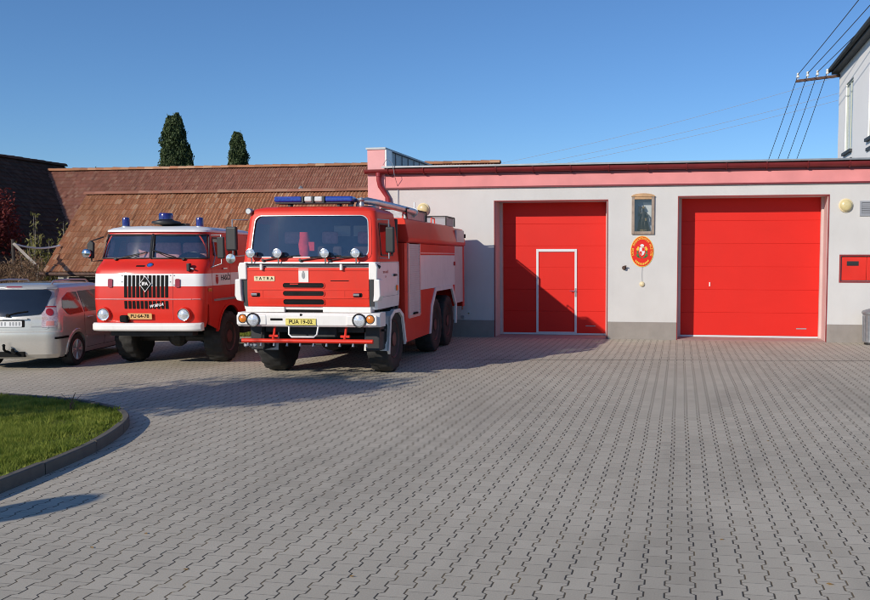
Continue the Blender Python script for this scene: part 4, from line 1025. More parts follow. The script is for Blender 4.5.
# hood panel: red, ribs, slots, badge
mb = MB(); mb.plate(F, -1.085, 1.085, 1.275, 1.945, .012, .022, .03, n=2, rings=10); mb.build('hood_panel', red, TR, smooth=40)
mb = MB()
for z, a, b in ((1.565, -1.07, 1.07), (1.425, -1.07, 1.07), (1.295, -1.07, 1.07), (1.905, -1.085, 1.085)):
    mb.plate(F, a, b, z - .008, z + .008, .006, .031, .012, n=2, rings=8)
for x in (-.80, .66): mb.plate(F, x - .006, x + .006, 1.435, 1.56, .004, .027, .008, n=1, rings=2)
mb.build('hood_rib', red, TR)
for z0, z1 in ((1.60, 1.682), (1.462, 1.545), (1.315, 1.402)):
    mb = MB(); mb.plate(F, -.425, .305, z0, z1, .035, .0285, .01, n=4, rings=3); mb.build('grille_slot', 'ink', TR)
mb = MB(); mb.plate(F, .42, .74, 1.715, 1.727, .004, .026, .006, n=1, rings=2); mb.build('hood_slit', 'ink', TR)
mb = MB()
for z0, z1 in ((1.60, 1.682), (1.462, 1.545), (1.315, 1.402)):
    mb.frame(F, -.425, .305, z0, z1, .012, .035, .034, .012)
    for q in range(1, 3): mb.plate(F, -.41, .29, z0 + q * .027 - .0015, z0 + q * .027 + .0015, .001, .0305, .003, n=1, rings=2, mi=1)
mb.plate(F, -.30, -.15, 1.655, 1.672, .004, .034, .006, n=1, rings=2)
mb.build('grille_rim', [red, 'black_plastic'], TR)
mb = MB(); mb.plate(F, -.14, .035, 1.685, 1.925, .006, .03, .008, n=1, rings=2); bd = mb.build('badge_panel', wht, TR)
mb = MB(); q = [(-.025, .05), (.025, .05), (.03, .0), (.022, -.035), (0, -.055), (-.022, -.035), (-.03, 0)]
mb.add([F(-.053 + a, 1.805 + b, .0325) for a, b in q], [tuple(range(7))]); mb.add([F(-.053 + a, 1.805 + b, .0325) for a, b in ((-.02, .055), (.02, .055), (.01, .085), (-.01, .085))], [(0, 1, 2, 3)]); mb.build('coat_of_arms', 'ink_grey', bd)
mb = MB(); mb.plate(F, -.955, -.575, 1.715, 1.80, .01, .031, .009, n=2, rings=3); bd = mb.build('name_plate', 'cream', TR)
mb = MB()
for i, ch in enumerate('TATRA'): mb.text(ch, .072, (-.905 + i * .07, 1.757, .0335), F, bold=.002)
mb.build('lettering', 'ink', bd)
for x in (-.935, .885):
    mb = MB(); mb.plate(F, x - .075, x + .085, 1.438, 1.51, .02, .0255, .006, n=3, rings=2); lt = mb.build('hood_latch', 'ink', TR)
    mb = MB(); c = F(x - .01, 1.48, .045); mb.box(c.x - .06, c.x + .05, c.y - .012, c.y + .012, c.z - .022, c.z + .022); mb.build('latch_handle', 'chrome', lt, bevel=.008)
# white corner posts, deflectors, lower white strip, top rail
for sgn in (-1, 1):
    mb = MB(); mb.prism([(sgn * 1.09, 1.74), (sgn * 1.235, 1.74), (sgn * 1.245, 1.95), (sgn * 1.215, 2.035), (sgn * 1.09, 2.035)], 'xz', -.005, .22); mb.build('corner_post', wht, TR, bevel=.02, segs=3)
    mb = MB(); mb.prism([(sgn * 1.17, 1.36), (sgn * 1.265, 1.38), (sgn * 1.30, 1.46), (sgn * 1.29, 1.745), (sgn * 1.19, 1.75), (sgn * 1.185, 1.5)], 'xz', -.03, .20); mb.build('air_deflector', wht, TR, bevel=.018, segs=3)
    mb = MB(); mb.prism([(sgn * 1.09, 1.28), (sgn * 1.165, 1.28), (sgn * 1.165, 1.735), (sgn * 1.09, 1.735)], 'xz', .03, .2); mb.build('corner_gap', 'black_plastic', TR)
for x0, x1 in ((-1.12, -.42), (.27, 1.12)):
    mb = MB(); mb.box(x0, x1, .0, .22, 1.175, 1.268); mb.build('lower_strip', wht, TR, bevel=.008)
mb = MB(); mb.box(-.42, .27, .06, .2, 1.175, 1.268); mb.build('lower_gap', 'ink', TR)
mb = MB(); mb.tube([F(x, 1.985, .055) for x in [-1.13 + .113 * i for i in range(21)]], .016, 8); mb.tube([F(-1.13, 1.985, .055), F(-1.2, 1.95, .05), F(-1.22, 1.86, .045)], .016, 8); mb.tube([F(1.13, 1.985, .055), F(1.19, 1.95, .05)], .03, 8); mb.build('grab_rail', 'black_plastic', TR, smooth=60)
for x in (-.80, .62):
    mb = MB(); c = F(x, 1.95, .06); mb.box(c.x - .022, c.x + .022, c.y - .02, c.y + .04, 1.905, 2.01); mb.build('rail_clamp', wht, TR, bevel=.008)
mb = MB(); mb.plate(F, -1.13, 1.13, 1.952, 1.968, .006, .012, .02, n=2, rings=8); mb.build('scuttle_strip', 'black_plastic', TR)
# wipers
for x0, x1 in ((-.80, -.28), (-.12, .42), (.40, .86)):
    mb = MB(); mb.tube([F(x0, 2.06, .03), F((x0 + x1) / 2, 2.10, .05), F(x1, 2.13, .03)], .011, 6); mb.tube([F(x1 - .38, 2.125, .022), F(x1 + .16, 2.15, .022)], .009, 6); mb.cyl(F(x0, 2.06, .0), F(x0, 2.06, .05), .025, n=10); mb.build('wiper', 'black_plastic', TR, smooth=60)
# four spotlights on the rail
for x in (-.985, -.495, .335, .86):
    mb = MB(); c = F(x, 2.165, .14); mb.lathe([(.0, .10), (.045, .09), (.075, .03), (.082, 0), (.082, -.012), (.072, -.014), (.072, -.005)], c, 'y', 20); mb.tube([(c.x, c.y + .04, c.z - .07), (c.x, c.y + .05, 2.0)], .012, 6)
    sp = mb.build('spotlight', 'chrome', TR, smooth=40)
    mb = MB(); mb.lathe([(.073, -.004), (.045, -.02), (.0, -.026)], c, 'y', 20); mb.build('lens', 'lens', sp, smooth=60)
# bumper with lamps
bp = MB(); prof = [(-.055, .925), (-.085, .96), (-.09, 1.12), (-.06, 1.168), (.34, 1.172), (.34, .92)]
n = 24; vs = []
for i in range(n + 1):
    x = -1.28 + 2.56 * i / n; e = max(0, (abs(x) - 1.10) / .18); dy = .075 * e ** 2.2 + .02 * (x / 1.28) ** 2
    vs += [(x, y + (dy if y < .2 else 0), z) for y, z in prof]
k = len(prof); bp.add(vs, [(i * k + j, i * k + (j + 1) % k, (i + 1) * k + (j + 1) % k, (i + 1) * k + j) for i in range(n) for j in range(k)] + [tuple(range(k)), tuple(n * k + j for j in range(k - 1, -1, -1))])
bm_ = bp.build('bumper', wht, TR, smooth=30, bevel=.008)
for s_ in (-1, 1):
    mb = MB(); mb.box(s_ * .98 - .27, s_ * .98 + .27, -.094, -.05, .955, 1.135); mb.build('lamp_pod', wht, bm_, bevel=.03, segs=3)
for s_ in (-1, 1):
    c = (s_ * .945, -.094, 1.045)
    mb = MB(); mb.lathe([(.112, 0), (.125, -.012), (.118, -.024), (.098, -.016)], c, 'y', 26); hl = mb.build('headlight', 'black_plastic', TR, smooth=40)
    mb = MB(); mb.lathe([(.10, -.014), (.06, -.03), (.0, -.038)], c, 'y', 26); mb.build('lens', 'lens', hl, smooth=60)
    c = (s_ * 1.135, -.094 + .018, 1.065)
    mb = MB(); mb.lathe([(.075, .02), (.082, -.018), (.075, -.026), (.065, -.018)], c, 'y', 22); hl = mb.build('indicator', 'black_plastic', TR, smooth=40)
    mb = MB(); mb.lathe([(.066, -.018), (.04, -.034), (.0, -.038)], c, 'y', 22); mb.build('lens', 'orange_lens', hl, smooth=60)
mb = MB(); mb.box(-.64, -.42, -.0945, -.08, 1.035, 1.075); mb.build('bumper_slot', 'ink', bm_, bevel=.012)
mb = MB(); mb.box(-.11, -.07, -.0945, -.08, 1.115, 1.155); mb.build('crank_hole', 'ink', bm_, bevel=.012)
mb = MB(); mb.box(-.36, .18, -.106, -.095, .955, 1.075); pl_ = mb.build('licence_plate', 'plate_yellow', TR, bevel=.004)
mb = MB(); mb.text('PUA 19-02', .094, (-.09, -.1075, 1.014), bold=.002); mb.build('lettering', 'ink', pl_)
mb = MB(); mb.box(-.345, .165, -.1068, -.1062, .962, .966); mb.box(-.345, .165, -.1068, -.1062, 1.063, 1.067); mb.build('border', 'ink', pl_)
mb = MB(); mb.tube([(-.32, -.05, .93), (-.31, -.09, .80), (-.26, -.1, .755), (.14, -.1, .755), (.19, -.09, .80), (.20, -.05, .93)], .016, 8); mb.build('tow_bracket', wht, TR, smooth=60)
mb = MB(); mb.tube([(-1.17, -.06, .68), (1.17, -.06, .68)], .038, 12)
for x in (-.62, .66): mb.tube([(x, -.06, .68), (x, .02, .80), (x, .06, .93)], .022, 8); mb.box(x - .08, x + .08, -.02, .02, .74, .78)
sb = mb.build('spray_bar', 'tatra_red', TR, smooth=40)
mb = MB()
for i in range(10):
    x = -1.06 + i * .235; mb.cyl((x, -.06, .645), (x, -.075, .59), .013, .022, n=8)
mb.build('spray_nozzle', 'galv', sb, smooth=40)
mb = MB()
for x in (-1.12, -1.03, -.95): mb.lathe([(.0, .03), (.035, .03), (.04, 0), (.02, -.02), (0, -.02)], (x, -.03, .60), 'y', 10)
mb.build('hose_coupling', 'galv', TR, smooth=40)
# light bar
mb = MB(); mb.box(-.72, .66, .42, .62, 3.065, 3.095)
for x in (-.48, .42): mb.box(x - .03, x + .03, .46, .58, 3.0, 3.065)
lb = mb.build('light_bar', 'black_plastic', TR, bevel=.01)
for x0, x1, m_ in ((-.74, -.23, 'blue_lens'), (-.19, -.04, 'clear_lens'), (-.01, .15, 'clear_lens'), (.19, .69, 'blue_lens')):
    mb = MB(); mb.box(x0, x1, .40, .64, 3.098, 3.195); mb.build('lamp_dome', m_, lb, bevel=.03, segs=3)
mb = MB()
for x in (-.21, -.025, .17): mb.box(x - .018, x + .018, .39, .65, 3.096, 3.20)
mb.build('divider', 'black_plastic', lb)
# small roof horn at the left front edge
mb = MB(); c = (-1.13, .28, 2.93); mb.lathe([(.03, .10), (.05, .05), (.06, -.04), (.045, -.06), (0, -.06)], c, 'y', 14); mb.tube([c, (-1.0, .36, 2.90)], .015, 6); mb.build('marker_lamp', 'galv', TR, smooth=40)
# mirrors
def mirror(sg, x, y, z0, z1, w_):
    mb = MB(); mb.box(x - w_ / 2, x + w_ / 2, y - .03, y + .05, z0, z1); h = mb.build('mirror', 'black_plastic', TR, bevel=.03, segs=3)
    mb = MB(); mb.box(x - w_ / 2 + .02, x + w_ / 2 - .02, y + .0505, y + .054, z0 + .03, z1 - .03); mb.build('mirror_glass', 'chrome', h)
    mb = MB(); ix = sg * 1.17; mb.tube([(ix, .30, z1 + .12), (sg * (abs(x) - .02), y, z1 + .12), (sg * (abs(x) - .02), y, z0 - .1), (ix, .28, z0 - .08)], .013, 8); mb.build('mirror_arm', 'galv', h, smooth=60)
    return h
mirror(-1, -1.40, .12, 2.24, 2.66, .20)
mb = MB(); mb.lathe([(.0, .05), (.07, .03), (.085, 0), (.085, -.02), (0, -.03)], (-1.42, .12, 2.10), 'y', 18); mb.build('round_mirror', 'chrome', TR, smooth=50)
mirror(1, 1.36, .40, 2.20, 2.66, .16)
# doors
mb = MB(); mb.frame(G, .26, 1.40, 1.43, 2.035, .006, .03, .004, .01); mb.build('door_gap', 'ink_grey', TR)
for side, nm in ((G, 1), (cab.left, -1)):
    mb = MB(); mb.plate(side, cab.P(2.10, 2.4).y - .02, cab.P(2.72, 2.4).y + .02, 2.15, 2.725, .05, -.01, .004, rings=3); mb.build('door_window', 'cab_glass', TR)
    mb = MB(); mb.frame(side, cab.P(2.10, 2.4).y + .02, cab.P(2.72, 2.4).y - .01, 2.175, 2.70, .03, .05, .008, .02); mb.build('window_seal', 'black_plastic', TR)
    mb = MB(); c = side(1.18, 1.80, .02); mb.box(c.x - .02, c.x + .02, c.y - .08, c.y + .06, c.z - .02, c.z + .02); mb.build('door_handle', 'black_plastic', TR, bevel=.01)
mb = MB(); mb.text('SBOR HASIČŮ', .055, (.60, 1.86, .004), lambda a, b, o: G(a, b, o), bold=.001); mb.text('SDH', .05, (.60, 1.78, .004), lambda a, b, o: G(a, b, o)); mb.build('door_lettering', 'ink_red', TR)
mb = MB(); c = G(1.30, 1.56, .012); mb.box(c.x - .01, c.x + .012, c.y - .05, c.y + .05, c.z - .05, c.z + .05); mb.build('side_lamp', 'orange_lens', TR, bevel=.006)
# monitor pipe along the roof
mb = MB(); mb.tube([(.78, .55, 3.12), (.92, .9, 3.12), (1.04, 1.7, 3.09), (1.17, 2.85, 3.04)], [.05, .06, .065, .07], 16); mb.lathe([(.0, 2.84), (.085, 2.84), (.085, 2.87), (.0, 2.87)], (1.17, 0, 3.04), 'y', 18); mb.box(1.16, 1.185, 2.87, 2.90, 2.93, 3.24)
mon = mb.build('water_cannon', 'alu', TR, smooth=40)
mb = MB()
for x, y in ((.60, .60), (.72, .66), (.82, .52)): mb.lathe([(.03, 2.98), (.045, 3.0), (.05, 3.06), (.03, 3.1), (.06, 3.13), (.04, 3.17), (0, 3.18)], (x, y, 0), 'z', 12)
mb.tube([(.62, .6, 3.1), (.85, .75, 3.18), (1.0, 1.2, 3.15)], .018, 8); mb.box(.7, 1.0, .75, 1.0, 2.98, 3.05); mb.tube([(1.02, 1.0, 2.95), (1.02, 1.3, 2.95)], .03, 8); mb.build('cannon_fitting', 'galv', mon, smooth=40)
# dark air intake stack behind the cab
mb = MB(); mb.box(-1.0, 1.16, 1.58, 1.66, 1.05, 2.72); mb.tube([(1.10, 1.60, 1.4), (1.10, 1.60, 2.85)], .07, 12); mb.build('intake_stack', 'black_plastic', TR, bevel=.02)
# superstructure
y0, y1, hw = 1.78, 7.70, 1.25
def sidepanel(mb, poly, x0, x1, mi=0): mb.prism(poly, 'yz', x0, x1, mi)
arch = [(3.86, .48), (4.05, 1.02), (4.42, 1.33), (6.05, 1.33), (6.38, 1.05), (6.58, .62)]
body = MB()
for s_ in (-1, 1):
    x0, x1 = (hw - .04, hw) if s_ > 0 else (-hw, -hw + .04)
    sidepanel(body, [(y0, .48), (3.80, .48)] + [(3.99, 1.06), (4.38, 1.40), (6.10, 1.40), (6.45, 1.07), (6.52, 1.0)] + [(6.52, 1.45), (y0, 1.45)], x0, x1, 0)
    sidepanel(body, [(2.96, 1.4505), (6.52, 1.4505), (6.52, 2.17), (2.96, 2.17)], x0, x1, 1)
    sidepanel(body, [(y0, 1.4505), (2.0, 1.4505), (2.0, 2.40), (y0, 2.40)], x0, x1, 0)
    sidepanel(body, [(2.96, 2.1705), (6.52, 2.1705), (6.52, 2.40), (2.96, 2.40)], x0, x1, 0)
    sidepanel(body, [(6.525, .98), (7.52, .98), (7.52, 2.40), (6.525, 2.40)], x0, x1, 2)
    sidepanel(body, [(7.525, .85), (y1, .85), (y1, 2.40), (7.525, 2.40)], x0, x1, 0)
body.box(-hw + .04, hw - .04, y0, y0 + .05, .48, 2.4); body.box(-hw, hw, y1 + .002, y1 + .04, .85, 2.80)
body.box(-1.1, 1.1, y0 + .06, y1 - .05, 1.45, 2.39)
body.build('body', [red, wht, 'shutter'], TR, bevel=.008)
# sloped coaming on top
mb = MB()
prof = [(hw - .0, 2.405), (hw + .045, 2.425), (hw + .05, 2.50), (hw - .02, 2.86), (hw - .07, 2.88), (-hw + .07, 2.88), (-hw + .02, 2.86), (-hw - .05, 2.50), (-hw - .045, 2.425), (-hw, 2.405)]
mb.prism(prof, 'xz', y0 + .12, 6.50)
mb.prism([(x * .995, z - .03 if z > 2.6 else z) for x, z in prof], 'xz', 6.505, y1)
mb.build('roof_coaming', red, TR, bevel=.015)
mb = MB(); mb.prism([(6.56, 2.50), (7.50, 2.50), (7.50, 2.80), (6.56, 2.80)], 'yz', hw + .004, hw + .046); mb.build('rear_panel', 'shutter', TR)
for s_ in (-1, 1):
    mb = MB(); xa, xb = s_ * (hw - .02), s_ * (hw + .008)
    for k in range(46):
        z = .985 + k * .0305; mb.box(min(xa, xb), max(xa, xb) + (.004 if k % 2 else 0), 2.06, 2.90, z, z + .028)
    sh2 = mb.build('roller_shutter', 'shutter', TR)
    mb = MB()
    for y_ in (2.005, 2.905): mb.box(min(xa, s_ * (hw + .018)), max(xa, s_ * (hw + .018)), y_, y_ + .05, .95, 2.40)
    mb.box(min(xa, s_ * (hw + .018)), max(xa, s_ * (hw + .018)), 2.055, 2.905, .93, .984); mb.build('shutter_rail', 'alu', sh2)
    mb = MB(); c = s_ * (hw + .03); mb.box(c - .02, c + .02, 2.35, 2.62, .995, 1.03); mb.build('shutter_handle', 'ink', sh2)
    mb = MB()
    for z in (1.63, 1.81, 1.99): mb.box(min(s_ * hw, s_ * (hw + .006)), max(s_ * hw, s_ * (hw + .006)), 2.97, 6.5, z, z + .012)
    mb.build('locker_rib', wht, TR)
    mb = MB(); mb.box(min(s_ * hw, s_ * (hw + .02)), max(s_ * hw, s_ * (hw + .02)), 2.97, 6.5, 2.20, 2.225); mb.build('locker_rail', 'alu', TR)
    mb = MB(); mb.box(min(s_ * hw, s_ * (hw + .03)), max(s_ * hw, s_ * (hw + .03)), 6.36, 6.48, 1.92, 2.02); mb.build('locker_handle', 'ink_red', TR, bevel=.01)
    # white trim round the rear arch
    mb = MB(); out = [(3.75, .48), (3.94, 1.10), (4.34, 1.46), (6.14, 1.46), (6.50, 1.12), (6.66, .98), (6.62, .50)]; inn = [(6.52, .50), (6.55, .95), (6.40, 1.05), (6.08, 1.37), (4.40, 1.37), (4.04, 1.03), (3.86, .48)]
    mb.prism(out + inn, 'yz', min(s_ * (hw - .02), s_ * (hw + .022)), max(s_ * (hw - .02), s_ * (hw + .022))); mb.build('arch_trim', wht, TR)
    # front mudguard with white edge
    mb = MB(); yy = [.60, .74, 1.0, 1.36, 1.62, 1.82]; zz = [.45, 1.07, 1.17, 1.17, 1.05, .52]
    for a in range(5):
        p = [(yy[a], zz[a]), (yy[a + 1], zz[a + 1])]; xa, xb = sorted((s_ * .80, s_ * 1.25))
        mb.add([(xa, p[0][0], p[0][1]), (xb, p[0][0], p[0][1]), (xb, p[1][0], p[1][1]), (xa, p[1][0], p[1][1])], [(0, 1, 2, 3)])
    o2 = list(zip(yy, zz)); i2 = [(y_ + (1.2 - y_) * .11, z_ - .065) for y_, z_ in o2][::-1]
    mb.prism(o2 + i2, 'yz', min(s_ * 1.22, s_ * 1.262), max(s_ * 1.22, s_ * 1.262)); mb.build('mudguard', wht, TR)
    # cage boxes on the roof
    for nm, ya, yb, xx, h in (('roof_cage', 2.25, 3.9, .95, .20), ('roof_cage', 5.9, 6.9, .95, .21)):
        if s_ < 0: continue
        mb = MB(); X0, X1, Z0 = xx - .28, xx + .22, 2.885; T_ = .014
        for x in (X0, X1):
            for y_ in (ya, yb): mb.box(x - T_, x + T_, y_ - T_, y_ + T_, Z0, Z0 + h)
            mb.box(x - T_, x + T_, ya + T_, yb - T_, Z0 + h - T_, Z0 + h + T_)
        for y_ in (ya, yb): mb.box(X0 + T_, X1 - T_, y_ - T_, y_ + T_, Z0 + h - T_, Z0 + h + T_)
        cg = mb.build(nm, 'dark_metal', TR)
        mb = MB(); mb.box(X0 + .02, X1 - .02, ya + .02, yb - .02, Z0, Z0 + h - .02); mb.build('cage_load', 'galv' if ya < 3 else 'grille_grey', cg)
mb = MB()
for ya in (2.0, 4.4):
    mb.tube([(1.16, ya, 2.87), (1.16, ya + .03, 2.99), (1.16, ya + .32, 2.99), (1.16, ya + .35, 2.87)], .014, 6)
mb.build('grab_handle', red, TR, smooth=60)
mb = MB(); mb.box(hw + .02, hw + .06, 7.56, 7.66, 2.62, 2.72); mb.build('rear_marker', 'ink', TR)
mb = MB(); mb.lathe([(.0, -.04), (.05, -.04), (.06, 0)], (1.15, 7.72, 1.15), 'y', 12); mb.tube([(1.2, 7.72, 1.0), (1.2, 7.72, .75)], .02, 6); mb.build('rear_lamp', 'red_lens', TR)
# chassis and running gear
mb = MB(); mb.box(-.42, .42, .25, 7.6, .72, 1.02); mb.box(-1.0, -.5, 2.1, 3.6, .55, 1.0); mb.box(.5, 1.0, 2.1, 3.6, .55, 1.0); mb.box(-.9, .9, .3, .62, .80, 1.18); mb.box(-1.12, 1.12, .5, 1.55, 1.18, 1.24); mb.box(-.85, .85, 3.7, 6.6, 1.30, 1.44)
for y in (1.20, 4.60, 5.92): mb.cyl((-1.0, y, .60), (1.0, y, .60), .12, n=10); mb.ball((0, y, .62), .24, 12, 8)
mb.tube([(0, .5, .70), (0, 7.2, .70)], .16, 10); mb.build('chassis', 'dark_metal', TR, bevel=.01)
for x in (-1.18, .92):
    mb = MB(); mb.box(x, x + .26, .30, .62, .48, .92); mb.build('cab_step', 'black_plastic', TR, bevel=.02)
mb = MB(); mb.tube([(.95, .62, .80), (1.24, .45, .84)], .022, 8); mb.tube([(-.95, .30, .92), (-.90, .12, .70), (-.8, .2, .6)], .02, 8); mb.build('hose', 'black_plastic', TR)
for s_ in (-1, 1):
    wheel(TR, s_ * 1.02, 1.20, .61, .38, s_, groups=18, lug=.024)
    for y in (4.60, 5.92): wheel(TR, s_ * 1.02, y, .61, .38, s_, groups=18, lug=.024)
# ================================================================ older fire engine (two axles, rounded cab)
IF = thing('fire_engine', 'older two axle red fire engine with white stripe and slatted grille', 'fire engine', (-7.46, 16.1, 0), R(-2.0), 'fire engines parked in the yard')
red = 'ifa_red'
ic = Loft([(.78, 1.0, .05, 2.75, .20, .06, .05, 0), (.90, 1.07, .0, 2.75, .18, .06, .05, 0), (1.32, 1.09, -.01, 2.75, .18, .06, .06, 0), (1.34, 1.09, -.01, 2.75, .18, .06, .06, 0), (1.575, 1.09, .0, 2.75, .18, .06, .07, 0), (1.815, 1.085, .02, 2.75, .18, .06, .08, 0),
           (1.92, 1.075, .06, 2.75, .19, .06, .09, 0), (2.02, 1.06, .17, 2.75, .20, .08, .10, 0), (2.06, 1.055, .22, 2.75, .20, .08, .10, 0), (2.10, 1.05, .24, 2.75, .19, .08, .10, 0), (2.56, 1.0, .36, 2.74, .22, .10, .11, 0), (2.61, .99, .37, 2.73, .22, .10, .11, 0),
           (2.615, 1.02, .32, 2.76, .25, .12, .12, 0), (2.65, 1.02, .33, 2.76, .26, .13, .12, 0), (2.69, .97, .42, 2.70, .26, .15, .12, 0), (2.72, .85, .55, 2.55, .25, .15, .1, 0), (2.745, .5, .85, 2.3, .2, .15, .05, 0), (2.75, .15, 1.3, 1.9, .05, .05, .0, 0)])
zs = [.78, .84, .90, 1.10, 1.22, 1.32, 1.34, 1.45, 1.575, 1.70, 1.815, 1.87, 1.92, 1.97, 2.02, 2.06, 2.10, 2.16, 2.33, 2.50, 2.56, 2.61, 2.615, 2.65, 2.67, 2.69, 2.72, 2.745, 2.75]
sa, sb_ = 0.04, 0.30; sc_, sd_ = 0.40, 0.60; wa, wb_ = .20, .71
ts = tstations(front=(.48, .52), side=(sa, sb_, sc_, sd_, wa, wb_), nf=10, nc=6, ns=10)
A0, A1 = ic.ty(.62, 1.1) , ic.ty(1.92, 1.1)
def skp(t, z):
    if 2.10 < z < 2.56 and (t < 1.75 or t > 7.25) and not (.48 < t < .52): return True
    if 2.16 < z < 2.50 and (2 + sa < t < 2 + sb_ or 2 + sc_ < t < 2 + sd_ or 7 - sb_ < t < 7 - sa or 7 - sd_ < t < 7 - sc_): return True
    if z < 1.22 and 2.0 < t < 7.0 and not (3 <= t <= 6): return True
    return False
def skp2(t, z):
    if z < 1.22 and 2.0 < t < 7.0: return True
    return skp(t, z)
mb = MB(); ic.mesh(mb, ts, zs, skp2, lambda t, z: 1 if (z > 2.612 or 1.575 < z < 1.815) else 0)
mb.build('cab', [red, 'roof_white'], IF, smooth=38)
F, G, Lf = ic.front, ic.right, ic.left
# lower side panels with round wheel arches
for s_ in (-1, 1):
    cy, cz, rad = 1.28, .56, .60
    arc = [(cy - rad * cos(t), cz + rad * sin(t)) for t in [R(14 + 152 * k / 14) for k in range(15)]]
    poly = [(.27, .84), (.27, 1.219), (2.72, 1.219), (2.72, .80)] + arc[::-1]
    mb = MB(); mb.prism(poly, 'yz', min(s_ * 1.05, s_ * 1.083), max(s_ * 1.05, s_ * 1.083)); mb.build('side_skirt', red, IF)
    mb = MB(); arc2 = [(cy - (rad + .05) * cos(t), cz + (rad + .05) * sin(t)) for t in [R(10 + 160 * k / 14) for k in range(15)]]
    mb.prism(arc2 + arc[::-1], 'yz', min(s_ * 1.05, s_ * 1.10), max(s_ * 1.05, s_ * 1.10)); mb.build('arch_lip', red, IF, smooth=40)
    mb = MB()
    for a in range(14):
        p, q = arc[a], arc[a + 1]; mb.quad((s_ * .55, p[0], p[1]), (s_ * 1.06, p[0], p[1]), (s_ * 1.06, q[0], q[1]), (s_ * .55, q[0], q[1]))
    mb.box(min(s_ * .5, s_ * .55), max(s_ * .5, s_ * .55), .6, 1.95, .6, 1.25)
    mb.build('wheel_housing', 'black_plastic', IF)
# windscreen in two panes, wraparound corners
def wpane(t0, t1, z0, z1, off, nt=10, nz=4):
    mb = MB(); vs = [ic.P(t0 + (t1 - t0) * i / nt, z0 + (z1 - z0) * j / nz) + ic.N(t0 + (t1 - t0) * i / nt, z0 + (z1 - z0) * j / nz) * off for j in range(nz + 1) for i in range(nt + 1)]
    mb.add(vs, [(j * (nt + 1) + i, j * (nt + 1) + i + 1, (j + 1) * (nt + 1) + i + 1, (j + 1) * (nt + 1) + i) for j in range(nz) for i in range(nt)]); return mb
def seal(par, loop, r=.016): mb = MB(); mb.tube(loop, r, 6); return mb.build('window_seal', 'black_plastic', par, smooth=60)
for t0, t1 in ((-.75, .485), (.515, 1.75)):
    p = wpane(t0, t1, 2.10, 2.56, -.006, 14).build('windscreen', 'wscreen', IF, smooth=60)
    def q(t, z): return ic.P(t, z) + ic.N(t, z) * .008
    n = 14; lp = [q(t0 + (t1 - t0) * i / n, 2.105) for i in range(n + 1)] + [q(t1, 2.33)] + [q(t1 + (t0 - t1) * i / n, 2.555) for i in range(n + 1)] + [q(t0, 2.33), q(t0, 2.105)]
    seal(p, lp)
mb = MB(); mb.tube([F(0, 2.09, .012), F(0, 2.33, .012), F(0, 2.57, .012)], .02, 6); mb.build('centre_post', 'black_plastic', IF)
# interior
mb = MB(); mb.box(-.98, .98, .45, .75, 1.98, 2.07); mb.box(-1.0, 1.0, 2.66, 2.70, .9, 2.6); mb.box(-1.0, 1.0, .3, 2.65, 1.22, 1.26); mb.build('cab_interior', 'interior', IF)
for x, y in ((-.62, .98), (-.05, 1.0), (.52, .96), (-.55, 2.3), (.1, 2.3), (.7, 2.3)):
    mb = MB(); mb.box(x - .25, x + .25, y, y + .13, 1.7, 2.42 if y < 2 else 2.34); mb.box(x - .25, x + .25, y - .4, y + .1, 1.58, 1.70); mb.build('seat', 'seat_pink', IF, bevel=.05)
mb = MB(); mb.lathe([(.20, -.012), (.213, 0), (.20, .012), (.188, 0), (.20, -.012)], ax='z', n=28)
for a in (0, 2.1, 4.2): mb.tube([(0, 0, -.05), (.2 * cos(a), .2 * sin(a), 0)], .012, 6)
sw = mb.build('steering_wheel', 'black_plastic', IF, smooth=60, loc=(.52, .72, 2.13)); sw.rotation_euler = (R(30), 0, 0)
# grille slots
mb = MB()
for k in range(11):
    x = -.40 + k * .079
    mb.plate(F, x - .027, x + .027, 1.365, 1.785, .006, .008, .01, n=2, rings=2); mb.plate(F, x - .027, x + .027, 1.15, 1.30, .006, .008, .01, n=2, rings=2)
gr = mb.build('grille_slots', 'ink', IF)
mb = MB(); d = [(-.115, 0), (0, -.155), (.115, 0), (0, .155)]
for k_, off, mi in ((1.0, .026, 0), (.86, .031, 1)):
    mb.add([F(-.01 + a * k_, 1.62 + b * k_, off) for a, b in d] + [F(-.01 + a * k_, 1.62 + b * k_, off - .012) for a, b in d], [(0, 1, 2, 3), (0, 4, 5, 1), (1, 5, 6, 2), (2, 6, 7, 3), (3, 7, 4, 0)], mi)
bd = mb.build('diamond_badge', ['sign_white', 'ink'], IF)
mb = MB(); mb.text('IFA', .085, (-.01, 1.62, .034), F, bold=.004); mb.build('lettering', 'sign_white', bd)
mb = MB(); mb.text('W 50 LA', .07, (.20, 1.215, .022), lambda a, b, o: F(a, b + (a - .2) * .18, o), shear=.25, bold=.004); mb.build('script_badge', 'sign_white', IF)
# horizontal crease and vertical seam
mb = MB(); mb.plate(F, -.98, .85, 1.326, 1.340, .005, .012, .014, n=1, rings=8); mb.plate(F, .86, .98, 1.326, 1.340, .005, .012, .014, n=1, rings=2); mb.build('front_moulding', 'seat_pink', IF)
mb = MB(); mb.plate(F, .497, .503, .93, 1.83, .002, .004, .006, n=1, rings=6); mb.build('panel_seam', 'ink_red', IF)
mb = MB()
for x, z in ((-.47, 1.66), (.46, 1.66), (-.47, 1.78), (.46, 1.78), (.53, 1.78), (.53, 1.6)): c = F(x, z, .0); mb.ball(c, .012, 8, 6)
mb.build('screw', 'ink_grey', IF)
for x in (-.70, .60):
    mb = MB(); mb.plate(F, x - .042, x + .042, 1.555, 1.715, .02, .022, .024, n=3, rings=2); mb.build('front_marker', 'red_lens', IF)
